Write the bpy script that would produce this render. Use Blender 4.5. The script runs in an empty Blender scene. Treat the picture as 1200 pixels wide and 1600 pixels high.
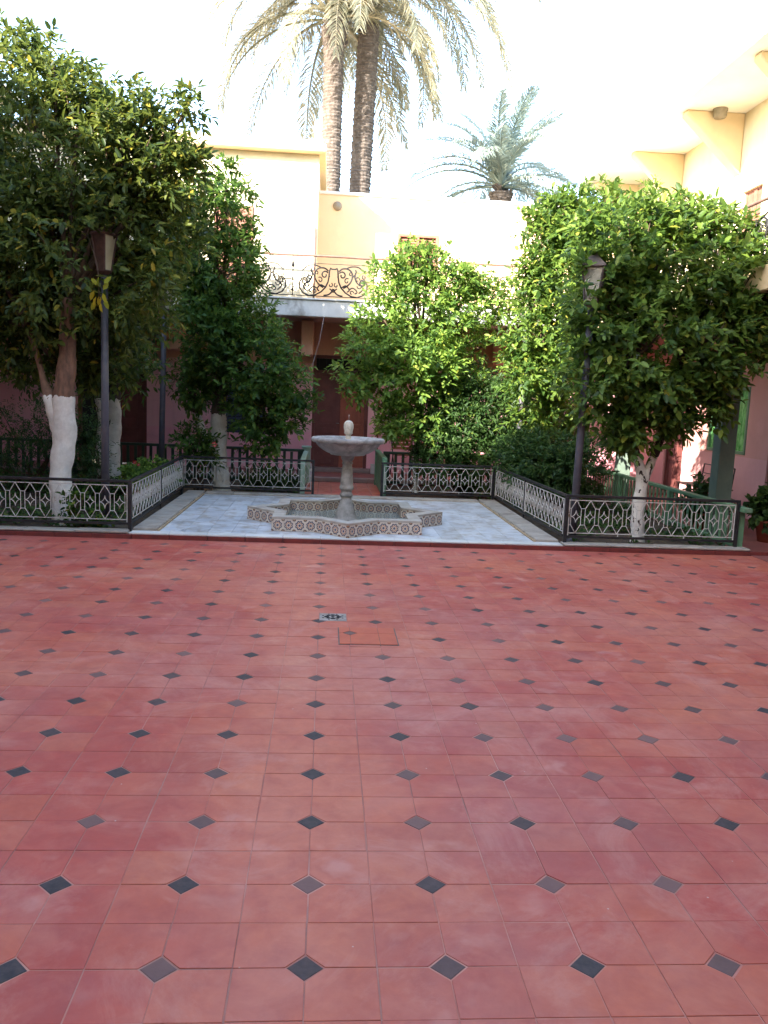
import bpy, math, random
import numpy as np
from mathutils import Vector, Matrix
R = math.radians
SC = bpy.context.scene
COL = SC.collection
rng = random.Random(7)
nrg = np.random.default_rng(11)

# ------------------------------------------------------------------ camera, sky, sun, exposure
PITCH, ROLL, YAW, CAMZ, FPX = .13674, .04084, .07241, 1.57556, 1304.467
fw = Vector((math.sin(YAW)*math.cos(PITCH), math.cos(YAW)*math.cos(PITCH), -math.sin(PITCH)))
r0 = Vector((math.cos(YAW), -math.sin(YAW), 0)); u0 = r0.cross(fw)
rt = r0*math.cos(ROLL) + u0*math.sin(ROLL); up = -r0*math.sin(ROLL) + u0*math.cos(ROLL)
cam = bpy.data.cameras.new('camera'); camo = bpy.data.objects.new('camera', cam); COL.objects.link(camo)
M = Matrix(((rt.x, up.x, -fw.x, 0), (rt.y, up.y, -fw.y, 0), (rt.z, up.z, -fw.z, CAMZ), (0, 0, 0, 1)))
camo.matrix_world = M
cam.sensor_fit = 'VERTICAL'; cam.sensor_height = 24; cam.lens = 24*FPX/1600
cam.clip_start = .05; cam.clip_end = 900
SC.camera = camo
SUN_D = Vector((1, 1.15, -.8)).normalized()          # direction the light travels
el = math.asin(-SUN_D.z); az = math.atan2(-SUN_D.x, -SUN_D.y)
w = bpy.data.worlds.new('World'); SC.world = w; w.use_nodes = True
bg = w.node_tree.nodes['Background']
sky = w.node_tree.nodes.new('ShaderNodeTexSky'); sky.sky_type = 'NISHITA'; sky.sun_disc = False
sky.sun_elevation = el; sky.sun_rotation = az % (2*math.pi); sky.dust_density = 1.0; sky.air_density = 1.0
w.node_tree.links.new(sky.outputs[0], bg.inputs[0]); bg.inputs[1].default_value = .15
sl = bpy.data.lights.new('sun', 'SUN'); sl.energy = 3.4; sl.angle = R(.5); sl.color = (1, .93, .82)
so = bpy.data.objects.new('sun', sl); COL.objects.link(so)
so.rotation_euler = (-SUN_D).to_track_quat('Z', 'Y').to_euler(); so.location = (-20, -20, 20)
SC.view_settings.view_transform = 'Standard'; SC.view_settings.look = 'None'
SC.view_settings.gamma = 1; SC.view_settings.use_curve_mapping = False
SC.view_settings.exposure = 3.0

# ------------------------------------------------------------------ materials
def ramp2(nt, fac, c0, c1, p0=0., p1=1.):
    r = nt.nodes.new('ShaderNodeValToRGB'); e = r.color_ramp.elements
    e[0].position = p0; e[1].position = p1
    e[0].color = (*c0, 1) if len(c0) == 3 else c0; e[1].color = (*c1, 1) if len(c1) == 3 else c1
    nt.links.new(fac, r.inputs[0]); return r.outputs[0]
def mixc(nt, fac, a, b, mode='MIX'):
    m = nt.nodes.new('ShaderNodeMix'); m.data_type = 'RGBA'; m.blend_type = mode
    for s, v in ((m.inputs[0], fac), (m.inputs[6], a), (m.inputs[7], b)):
        if hasattr(v, 'links'): nt.links.new(v, s)
        elif isinstance(v, tuple): s.default_value = (*v, 1) if len(v) == 3 else v
        else: s.default_value = v
    return m.outputs[2]
def mth(nt, op, a, b=None, c=None):
    m = nt.nodes.new('ShaderNodeMath'); m.operation = op
    for s, v in zip(m.inputs, (a, b, c)):
        if v is None: continue
        if hasattr(v, 'links'): nt.links.new(v, s)
        else: s.default_value = v
    return m.outputs[0]
def noise(nt, vec, scale, detail=3, rough=.55, dist=0.):
    n = nt.nodes.new('ShaderNodeTexNoise'); n.inputs['Scale'].default_value = scale
    n.inputs['Detail'].default_value = detail; n.inputs['Roughness'].default_value = rough
    n.inputs['Distortion'].default_value = dist
    nt.links.new(vec, n.inputs['Vector']); return n.outputs[0]
def newmat(name):
    m = bpy.data.materials.new(name); m.use_nodes = True; nt = m.node_tree
    b = nt.nodes['Principled BSDF']; g = nt.nodes.new('ShaderNodeNewGeometry')
    return m, nt, b, g
def bump(nt, b, h, strength, dist):
    bp = nt.nodes.new('ShaderNodeBump'); bp.inputs['Strength'].default_value = strength
    bp.inputs['Distance'].default_value = dist
    nt.links.new(h, bp.inputs['Height']); nt.links.new(bp.outputs[0], b.inputs['Normal'])
def plain(name, c, c2=None, rough=.6, sc=6., bsc=40., bst=.3, bd=.003, metal=0., stain=None, stsc=2., stp=(.5, .7), vary=0.):
    """base colour c mottled towards c2 at scale sc; optional stain colour in patches; fine bump"""
    m, nt, b, g = newmat(name); pos = g.outputs['Position']
    c2 = c2 or tuple(x*.75 for x in c)
    col = mixc(nt, ramp2(nt, noise(nt, pos, sc, 5, .6), (0, 0, 0), (1, 1, 1), .35, .65), c, c2)
    if stain:
        col = mixc(nt, ramp2(nt, noise(nt, pos, stsc, 6, .65, .3), (0, 0, 0), (1, 1, 1), *stp), col, stain)
    if vary:
        oi = nt.nodes.new('ShaderNodeObjectInfo')
        v = mth(nt, 'FRACT', mth(nt, 'ADD', oi.outputs['Random'], g.outputs['Random Per Island']))
        h = nt.nodes.new('ShaderNodeHueSaturation'); nt.links.new(col, h.inputs['Color'])
        nt.links.new(mth(nt, 'ADD', mth(nt, 'MULTIPLY', v, vary*2), 1-vary), h.inputs['Value']); col = h.outputs[0]
    nt.links.new(col, b.inputs['Base Color']); b.inputs['Roughness'].default_value = rough; b.inputs['Specular IOR Level'].default_value = .3
    b.inputs['Metallic'].default_value = metal
    bump(nt, b, noise(nt, pos, bsc, 4, .6), bst, bd)
    return m

def tile_material():
    m, nt, b, g = newmat('terracotta_tile'); pos = g.outputs['Position']
    oi = nt.nodes.new('ShaderNodeObjectInfo')
    v = mth(nt, 'FRACT', mth(nt, 'ADD', oi.outputs['Random'], g.outputs['Random Per Island']))
    r = nt.nodes.new('ShaderNodeValToRGB'); e = r.color_ramp.elements
    e[0].position = 0; e[0].color = (.37, .060, .040, 1); e[1].position = 1; e[1].color = (.47, .112, .058, 1)
    for p, c in ((.25, (.41, .068, .046)), (.5, (.43, .073, .049)), (.72, (.44, .084, .050)), (.93, (.46, .098, .052))):
        k = e.new(p); k.color = (*c, 1)
    nt.links.new(v, r.inputs[0])
    col = r.outputs[0]
    # broad worn zones: more orange, more mauve
    big = noise(nt, pos, .55, 3, .5)
    col = mixc(nt, ramp2(nt, big, (0, 0, 0), (.75, .75, .75), .47, .66), col, (.56, .175, .085))
    big2 = noise(nt, mapping(nt, pos, (3.7, 1.1, 0)), .8, 4, .6)
    col = mixc(nt, ramp2(nt, big2, (0, 0, 0), (.5, .5, .5), .44, .68), col, (.40, .155, .135))
    # worn walking line towards the fountain, slightly left of the middle
    sx_ = nt.nodes.new('ShaderNodeSeparateXYZ'); nt.links.new(pos, sx_.inputs[0])
    off = mth(nt, 'ADD', sx_.outputs[0], mth(nt, 'MULTIPLY', mth(nt, 'SUBTRACT', noise(nt, pos, 1.3, 4, .6), .5), .5))
    band_ = ramp2(nt, mth(nt, 'ABSOLUTE', mth(nt, 'ADD', off, .12)), (.5, .5, .5), (0, 0, 0), .08, .48)
    col = mixc(nt, band_, col, (.58, .185, .105))
    # grime gathers in other zones
    col = mixc(nt, ramp2(nt, noise(nt, mapping(nt, pos, (6, 2, 5), (1, .7, 1)), 1.2, 6, .65, .6), (0, 0, 0), (.38, .38, .38), .5, .7), col, (.32, .066, .050))
    # mottling inside each tile, pale bloom patches, dark spots
    col = mixc(nt, ramp2(nt, noise(nt, pos, 9, 6, .65, .4), (.5, .5, .5), (0, 0, 0), .32, .66), col, (.30, .060, .048))
    col = mixc(nt, ramp2(nt, noise(nt, mapping(nt, pos, (4, 8, 1)), 3.1, 6, .7, .8), (0, 0, 0), (.4, .4, .4), .45, .7), col, (.56, .19, .125))
    zone = ramp2(nt, noise(nt, mapping(nt, pos, (2, 7, 0)), .9, 2, .5), (.08, .08, .08), (1, 1, 1), .46, .62)
    blo = ramp2(nt, noise(nt, mapping(nt, pos, (9, 4, 2)), 6.0, 3, .45, .1), (0, 0, 0), (.38, .38, .38), .58, .70)
    col = mixc(nt, mth(nt, 'MULTIPLY', zone, blo), col, (.60, .30, .24))
    col = mixc(nt, ramp2(nt, noise(nt, mapping(nt, pos, (1, 9, 2)), 1.7, 8, .75, 1.), (0, 0, 0), (.5, .5, .5), .52, .74), col, (.56, .27, .21))
    sp = nt.nodes.new('ShaderNodeTexVoronoi'); sp.inputs['Scale'].default_value = 7; nt.links.new(pos, sp.inputs['Vector'])
    col = mixc(nt, ramp2(nt, sp.outputs[0], (.8, .8, .8), (0, 0, 0), .018, .03), col, (.5, .36, .3))
    nt.links.new(col, b.inputs['Base Color'])
    rg = ramp2(nt, noise(nt, pos, 4, 5, .7), (.42, .42, .42), (.7, .7, .7), .3, .7)
    nt.links.new(rg, b.inputs['Roughness'])
    b.inputs['Specular IOR Level'].default_value = .35
    bump(nt, b, noise(nt, pos, 22, 6, .6), .22, .004)
    return m
def mapping(nt, vec, loc=(0, 0, 0), sc=(1, 1, 1), rot=(0, 0, 0)):
    mp = nt.nodes.new('ShaderNodeMapping'); nt.links.new(vec, mp.inputs[0])
    mp.inputs['Location'].default_value = loc; mp.inputs['Scale'].default_value = sc; mp.inputs['Rotation'].default_value = rot
    return mp.outputs[0]

def leaf_material(name, dark, mid, pale, yellow, py=.06, trans=.45, rough=.48):
    m, nt, b, g = newmat(name)
    oi = nt.nodes.new('ShaderNodeObjectInfo')
    v = mth(nt, 'FRACT', mth(nt, 'ADD', oi.outputs['Random'], g.outputs['Random Per Island']))
    r = nt.nodes.new('ShaderNodeValToRGB'); e = r.color_ramp.elements
    e[0].position = 0; e[0].color = (*dark, 1); e[1].position = 1; e[1].color = (*yellow, 1)
    for p, c in ((.45, mid), (.8, pale), (1-py, pale)):
        k = e.new(p); k.color = (*c, 1)
    nt.links.new(v, r.inputs[0])
    # twigs of lighter young growth
    col = mixc(nt, ramp2(nt, noise(nt, g.outputs['Position'], 2.2, 3, .6), (0, 0, 0), (.55, .55, .55), .5, .7), r.outputs[0], pale)
    nt.links.new(col, b.inputs['Base Color']); b.inputs['Roughness'].default_value = rough; b.inputs['Specular IOR Level'].default_value = .28
    t = nt.nodes.new('ShaderNodeBsdfTranslucent')
    tc = mixc(nt, .5, col, tuple(min(1, x*1.6) for x in pale)); nt.links.new(tc, t.inputs[0])
    ms = nt.nodes.new('ShaderNodeMixShader'); ms.inputs[0].default_value = trans
    nt.links.new(b.outputs[0], ms.inputs[1]); nt.links.new(t.outputs[0], ms.inputs[2])
    nt.links.new(ms.outputs[0], nt.nodes['Material Output'].inputs[0])
    return m

def azulejo_material():
    """printed tile: rosette ring, dark star, ochre corners, from the tile's own UV"""
    m, nt, b, g = newmat('printed_tile'); uv = nt.nodes.new('ShaderNodeUVMap').outputs[0]
    s = nt.nodes.new('ShaderNodeSeparateXYZ'); nt.links.new(uv, s.inputs[0])
    x = mth(nt, 'SUBTRACT', s.outputs[0], .5); y = mth(nt, 'SUBTRACT', s.outputs[1], .5)
    rad = mth(nt, 'SQRT', mth(nt, 'ADD', mth(nt, 'MULTIPLY', x, x), mth(nt, 'MULTIPLY', y, y)))
    ang = mth(nt, 'ARCTAN2', y, x)
    pet = mth(nt, 'ADD', rad, mth(nt, 'MULTIPLY', mth(nt, 'COSINE', mth(nt, 'MULTIPLY', ang, 8)), .035))
    cream, blue, ochre, brown = (.62, .52, .42), (.022, .026, .075), (.45, .17, .05), (.07, .03, .025)
    def band(v, c, hw): return mth(nt, 'LESS_THAN', mth(nt, 'ABSOLUTE', mth(nt, 'SUBTRACT', v, c)), hw)
    col = mixc(nt, band(pet, .34, .055), cream, blue)
    col = mixc(nt, band(rad, .22, .03), col, ochre)
    col = mixc(nt, mth(nt, 'LESS_THAN', pet, .11), col, blue)
    cx = mth(nt, 'SUBTRACT', .5, mth(nt, 'ABSOLUTE', x)); cy = mth(nt, 'SUBTRACT', .5, mth(nt, 'ABSOLUTE', y))
    cr = mth(nt, 'SQRT', mth(nt, 'ADD', mth(nt, 'MULTIPLY', cx, cx), mth(nt, 'MULTIPLY', cy, cy)))
    col = mixc(nt, mth(nt, 'LESS_THAN', cr, .16), col, brown)
    col = mixc(nt, mth(nt, 'LESS_THAN', cr, .07), col, ochre)
    col = mixc(nt, ramp2(nt, noise(nt, g.outputs['Position'], 14, 5, .7), (0, 0, 0), (.5, .5, .5), .42, .66), col, (.30, .25, .20))
    nt.links.new(col, b.inputs['Base Color']); b.inputs['Roughness'].default_value = .35
    bump(nt, b, noise(nt, g.outputs['Position'], 30, 3), .15, .003)
    return m

def limewash_trunk(name, zline, bark=(.12, .075, .045), jag=.16, patch=0.):
    m, nt, b, g = newmat(name); pos = g.outputs['Position']
    s = nt.nodes.new('ShaderNodeSeparateXYZ'); nt.links.new(pos, s.inputs[0])
    n = noise(nt, pos, 9, 4, .6)
    h = mth(nt, 'ADD', s.outputs[2], mth(nt, 'MULTIPLY', mth(nt, 'SUBTRACT', n, .5), jag))
    f = mth(nt, 'LESS_THAN', h, zline)
    if patch: f = mth(nt, 'MULTIPLY', f, mth(nt, 'GREATER_THAN', noise(nt, mapping(nt, pos, (5, 3, 1), (1, 1, .5)), 16, 4, .6), patch))
    white = mixc(nt, ramp2(nt, noise(nt, pos, 5, 6, .7), (0, 0, 0), (1, 1, 1), .4, .75), (.66, .62, .55), (.42, .37, .31))
    bk = mixc(nt, ramp2(nt, noise(nt, mapping(nt, pos, sc=(1, 1, .3)), 20, 5, .7), (0, 0, 0), (1, 1, 1), .35, .65), bark, tuple(x*.45 for x in bark))
    nt.links.new(mixc(nt, f, bk, white), b.inputs['Base Color']); b.inputs['Roughness'].default_value = .85
    bump(nt, b, noise(nt, mapping(nt, pos, sc=(1, 1, .35)), 26, 6, .65), .6, .012)
    return m

def wall_material(name, bands, rough=.85, stain=(.25, .16, .12), st=(.55, .8), amt=.45):
    """painted plaster: colour by height bands [(z, colour), ...] as painted"""
    m, nt, b, g = newmat(name); pos = g.outputs['Position']
    s = nt.nodes.new('ShaderNodeSeparateXYZ'); nt.links.new(pos, s.inputs[0])
    z = mth(nt, 'ADD', s.outputs[2], mth(nt, 'MULTIPLY', mth(nt, 'SUBTRACT', noise(nt, pos, 12, 2), .5), .012))
    col = bands[0][1]
    for zz, c in bands[1:]: col = mixc(nt, mth(nt, 'GREATER_THAN', z, zz), col, c)
    col = mixc(nt, ramp2(nt, noise(nt, pos, 1.4, 6, .65, .5), (0, 0, 0), (amt, amt, amt), *st), col, stain)
    col = mixc(nt, ramp2(nt, noise(nt, mapping(nt, pos, sc=(1, 1, .12)), 7, 5, .6), (0, 0, 0), (amt*.4,)*3, .5, .75), col, stain)
    col = mixc(nt, ramp2(nt, noise(nt, mapping(nt, pos, (3, 3, 3)), 3, 7, .7), (0, 0, 0), (.3, .3, .3), .5, .75), col, tuple(min(1, x*1.25+.05) for x in bands[-1][1]))
    nt.links.new(col, b.inputs['Base Color']); b.inputs['Roughness'].default_value = rough
    bump(nt, b, noise(nt, pos, 30, 7, .7), .35, .006)
    return m

MT = {}
MT['tile'] = tile_material()
MT['lid_tile'] = plain('orange_lid_tile', (.50, .11, .055), (.43, .085, .045), .55, 7, 30, .2, .003, stain=(.36, .09, .05), stsc=9, stp=(.55, .75))
def diamond_mat():
    m, nt, b, g = newmat('slate_tile'); pos = g.outputs['Position']; oi = nt.nodes.new('ShaderNodeObjectInfo')
    v = mth(nt, 'FRACT', mth(nt, 'ADD', oi.outputs['Random'], g.outputs['Random Per Island']))
    col = mixc(nt, ramp2(nt, noise(nt, pos, 24, 5, .7), (0, 0, 0), (1, 1, 1), .35, .65), (.026, .024, .025), (.062, .046, .044))
    dust = mth(nt, 'MULTIPLY', ramp2(nt, v, (.05, .05, .05), (.9, .9, .9), .15, 1.), ramp2(nt, noise(nt, pos, 1.1, 3, .5), (.55, .55, .55), (1, 1, 1), .35, .6))
    col = mixc(nt, dust, col, (.24, .115, .095))
    nt.links.new(col, b.inputs['Base Color']); b.inputs['Roughness'].default_value = .6; b.inputs['Specular IOR Level'].default_value = .25
    bump(nt, b, noise(nt, pos, 60, 4), .3, .002); return m
MT['diamond'] = diamond_mat()
MT['old_diamond'] = plain('slate_tile', (.030, .029, .030), (.062, .050, .046), .55, 16, 60, .3, .002, stain=(.17, .12, .11), stsc=5, stp=(.5, .75), vary=.35)
MT['grout'] = plain('grout', (.52, .26, .20), (.42, .13, .095), .9, 2.2, 80, .6, .003, stain=(.22, .12, .10), stsc=.9, stp=(.45, .65))
MT['red_edge'] = plain('red_edge', (.19, .035, .028), (.12, .028, .024), .6, 8, 40)
MT['marble'] = plain('pale_tile', (.55, .55, .55), (.45, .46, .48), .38, 5, 30, .12, .002, stain=(.33, .28, .23), stsc=7, stp=(.47, .66), vary=.12)
MT['marble_edge'] = plain('pale_edge_slab', (.60, .58, .54), (.50, .48, .44), .45, 5, 30, .12, .002, vary=.06)
MT['kerb'] = plain('kerb_stone', (.38, .33, .27), (.28, .24, .20), .85, 6, 40, .5, .004, stain=(.18, .14, .11), stsc=2.5, stp=(.5, .7))
MT['kerb_seam'] = plain('ochre_seam', (.42, .30, .17), (.25, .18, .11), .9, 12, 60)
MT['coping'] = plain('star_coping', (.42, .37, .31), (.33, .28, .23), .7, 8, 50, .3, .003, stain=(.22, .18, .15), stsc=4, stp=(.5, .75))
MT['azulejo'] = azulejo_material()
MT['basin_floor'] = plain('basin_floor', (.46, .47, .42), (.34, .35, .31), .5, 5, 30)
MT['stone'] = plain('carved_stone', (.37, .34, .31), (.25, .23, .21), .72, 9, 60, .35, .003, stain=(.17, .155, .14), stsc=7, stp=(.46, .66))
MT['finial'] = plain('pale_finial', (.58, .52, .42), (.42, .36, .28), .6, 25, 60, .3, .003)
MT['iron'] = plain('black_iron', (.014, .013, .014), (.030, .027, .026), .5, 20, 60, .3, .002)
MT['white_metal'] = plain('white_painted_metal', (.56, .53, .48), (.42, .40, .36), .5, 20, 60, .2, .001, stain=(.22, .12, .07), stsc=11, stp=(.56, .70))
MT['post_grey'] = plain('lamp_post_paint', (.060, .058, .075), (.085, .08, .09), .45, 12, 50, .2, .002)
MT['lantern_brown'] = plain('lantern_brown', (.11, .055, .045), (.07, .035, .03), .55, 14, 50)
MT['lantern_pink'] = plain('lantern_faded', (.15, .115, .105), (.10, .075, .07), .6, 14, 50)
MT['cream_glass'] = plain('cream_pane', (.62, .55, .38), (.52, .45, .30), .35, 8, 50, .05, .001)
MT['dusty_glass'] = plain('dusty_pane', (.34, .30, .22), (.24, .20, .14), .25, 9, 50, .05, .001)
MT['clear_glass'] = plain('streaky_lantern_glass', (.80, .76, .64), (.62, .58, .48), .08, 6, 8, .02, .001)
MT['clear_glass'].node_tree.nodes['Principled BSDF'].inputs['Transmission Weight'].default_value = .55
MT['clear_glass'].node_tree.nodes['Principled BSDF'].inputs['IOR'].default_value = 1.1
MT['green'] = plain('green_paint', (.12, .235, .13), (.09, .18, .10), .5, 8, 50, .25, .002, stain=(.16, .20, .14), stsc=7, stp=(.6, .75))
MT['green_dark'] = plain('dark_green_paint', (.045, .075, .045), (.035, .055, .035), .55, 8, 50, .25, .002)
MT['green_pale'] = plain('pale_green_paint', (.33, .42, .32), (.24, .33, .24), .6, 8, 50, .25, .002)
MT['grey_green'] = plain('grey_green_column', (.145, .19, .15), (.11, .15, .12), .7, 4, 50, .25, .003)
MT['wood_red'] = plain('maroon_door_paint', (.17, .055, .048), (.12, .04, .035), .5, 5, 60, .3, .002, stain=(.24, .13, .11), stsc=9, stp=(.64, .78))
MT['wood_red_sunlit'] = plain('sunlit_door_paint', (.34, .10, .062), (.25, .075, .05), .5, 5, 60, .3, .002, stain=(.32, .16, .12), stsc=9, stp=(.66, .8))  # brighter copy for the right leaf, sun patches put into its colour
MT['wood_brown'] = plain('brown_shutter', (.30, .13, .085), (.22, .09, .06), .6, 10, 60, .3, .002)
MT['dark'] = plain('shade_black', (.012, .010, .010), (.02, .016, .016), .8)  # near-black colour stands in for the shade of rooms and holes
MT['shutter_blue'] = plain('blue_grey_shutter', (.05, .065, .10), (.04, .05, .08), .5, 8, 50)
MT['pink_wall'] = wall_material('pink_plaster', [(0, (.72, .33, .38)), (.84, (.70, .37, .39)), (2.16, (.62, .33, .23))])
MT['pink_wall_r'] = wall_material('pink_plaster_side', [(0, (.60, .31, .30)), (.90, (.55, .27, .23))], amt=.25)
MT['cream_wall'] = wall_material('cream_plaster', [(0, (.80, .70, .48)), (.5, (.82, .72, .50))], stain=(.5, .38, .22), amt=.35)
MT['peach_wall'] = wall_material('peach_plaster', [(0, (.82, .61, .36)), (.5, (.83, .62, .37))], stain=(.55, .36, .2), amt=.35)
MT['white_wall'] = wall_material('white_plaster', [(0, (.74, .70, .62)), (.5, (.75, .71, .63))], stain=(.45, .38, .3), amt=.3)
MT['bracket_paint'] = plain('bracket_paint', (.80, .64, .40), (.74, .58, .35), .85, 3, 30, .2, .003)
MT['soffit'] = plain('white_soffit', (.90, .88, .78), (.86, .83, .72), .85, 2, 30, .2, .004)
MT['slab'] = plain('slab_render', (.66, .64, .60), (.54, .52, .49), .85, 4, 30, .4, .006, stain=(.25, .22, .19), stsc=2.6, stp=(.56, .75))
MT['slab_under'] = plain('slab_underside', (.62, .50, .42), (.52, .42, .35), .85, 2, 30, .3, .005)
MT['rail_wood'] = plain('rail_cap', (.22, .12, .09), (.14, .08, .06), .6, 12, 50)
MT['soil'] = plain('garden_soil', (.085, .058, .040), (.05, .036, .026), .95, 5, 30, .9, .03, stain=(.12, .09, .05), stsc=9, stp=(.5, .7))
MT['corridor'] = plain('corridor_floor', (.26, .085, .070), (.20, .07, .06), .6, 3, 30, .2, .003)
MT['step'] = plain('worn_step', (.27, .18, .155), (.20, .135, .12), .8, 4, 30)
MT['earth'] = plain('dry_earth', (.33, .25, .17), (.26, .2, .13), .95, .2, 3, .5, .02)
MT['leafA'] = leaf_material('citrus_leaf', (.014, .040, .009), (.034, .080, .015), (.100, .175, .028), (.30, .27, .04), .05)
MT['leafD'] = leaf_material('citrus_leaf_broad', (.018, .048, .010), (.048, .100, .018), (.150, .225, .035), (.36, .33, .05), .05)
MT['leafB'] = leaf_material('citrus_leaf_yellowing', (.012, .030, .008), (.036, .064, .013), (.120, .145, .026), (.46, .33, .04), .06)
MT['leafC'] = leaf_material('citrus_leaf_fresh', (.030, .075, .016), (.075, .150, .026), (.20, .30, .050), (.36, .38, .06), .05)
MT['shrub'] = leaf_material('shrub_leaf', (.015, .040, .012), (.030, .07, .018), (.065, .12, .028), (.12, .15, .03), .04)
MT['palm'] = leaf_material('palm_leaflet', (.13, .135, .085), (.22, .215, .145), (.34, .31, .21), (.42, .36, .24), .2, .3, .5)  # olive-tan made paler, overexposed sunlight put into the frond colour
MT['palm2'] = leaf_material('palm_leaflet_grey', (.20, .25, .22), (.28, .34, .29), (.38, .43, .36), (.42, .38, .24), .1, .3, .5)  # grey leaflets lightened, overexposed haze put into their colour
MT['palm_trunk'] = plain('palm_bark', (.125, .10, .085), (.075, .06, .05), .95, 9, 30, .9, .02, stain=(.17, .145, .125), stsc=14, stp=(.5, .65))
MT['bark'] = plain('branch_bark', (.10, .065, .04), (.055, .036, .024), .9, 14, 40, .7, .006)
MT['terracotta_pot'] = plain('terracotta_pot', (.36, .10, .06), (.28, .08, .05), .7, 8, 40)
MT['red_petal'] = plain('red_petal', (.60, .04, .05), (.45, .03, .04), .5)
MT['coral_petal'] = plain('coral_petal', (.75, .16, .14), (.6, .1, .1), .5)
MT['rope'] = plain('rope', (.45, .40, .40), (.3, .27, .27), .8)
MT['wood_chair'] = plain('chair_wood', (.32, .11, .06), (.22, .08, .045), .55)
MT['plastic_white'] = plain('pale_crate', (.45, .42, .40), (.35, .33, .32), .6)
MT['metal'] = plain('cast_drain', (.36, .31, .28), (.22, .19, .17), .5, 14, 60, .4, .003, metal=.3)
MT['lid_joint'] = plain('lid_frame', (.16, .12, .10), (.10, .08, .07), .7, 14, 60)
def panel_green():
    m, nt, b, g = newmat('mottled_green_glass'); pos = g.outputs['Position']
    c = mixc(nt, ramp2(nt, noise(nt, mapping(nt, pos, sc=(1, 1, .45)), 13, 5, .7), (0, 0, 0), (1, 1, 1), .38, .62), (.03, .22, .035), (.22, .55, .18))
    nt.links.new(c, b.inputs['Base Color']); b.inputs['Roughness'].default_value = .2; return m
MT['green_glass'] = panel_green()
def water_mat():
    m, nt, b, g = newmat('basin_water'); b.inputs['Base Color'].default_value = (.92, .97, .95, 1)
    b.inputs['Transmission Weight'].default_value = 1; b.inputs['Roughness'].default_value = .02; b.inputs['IOR'].default_value = 1.33
    bump(nt, b, noise(nt, g.outputs['Position'], 9, 2), .1, .005); return m
MT['water'] = water_mat()

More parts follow.
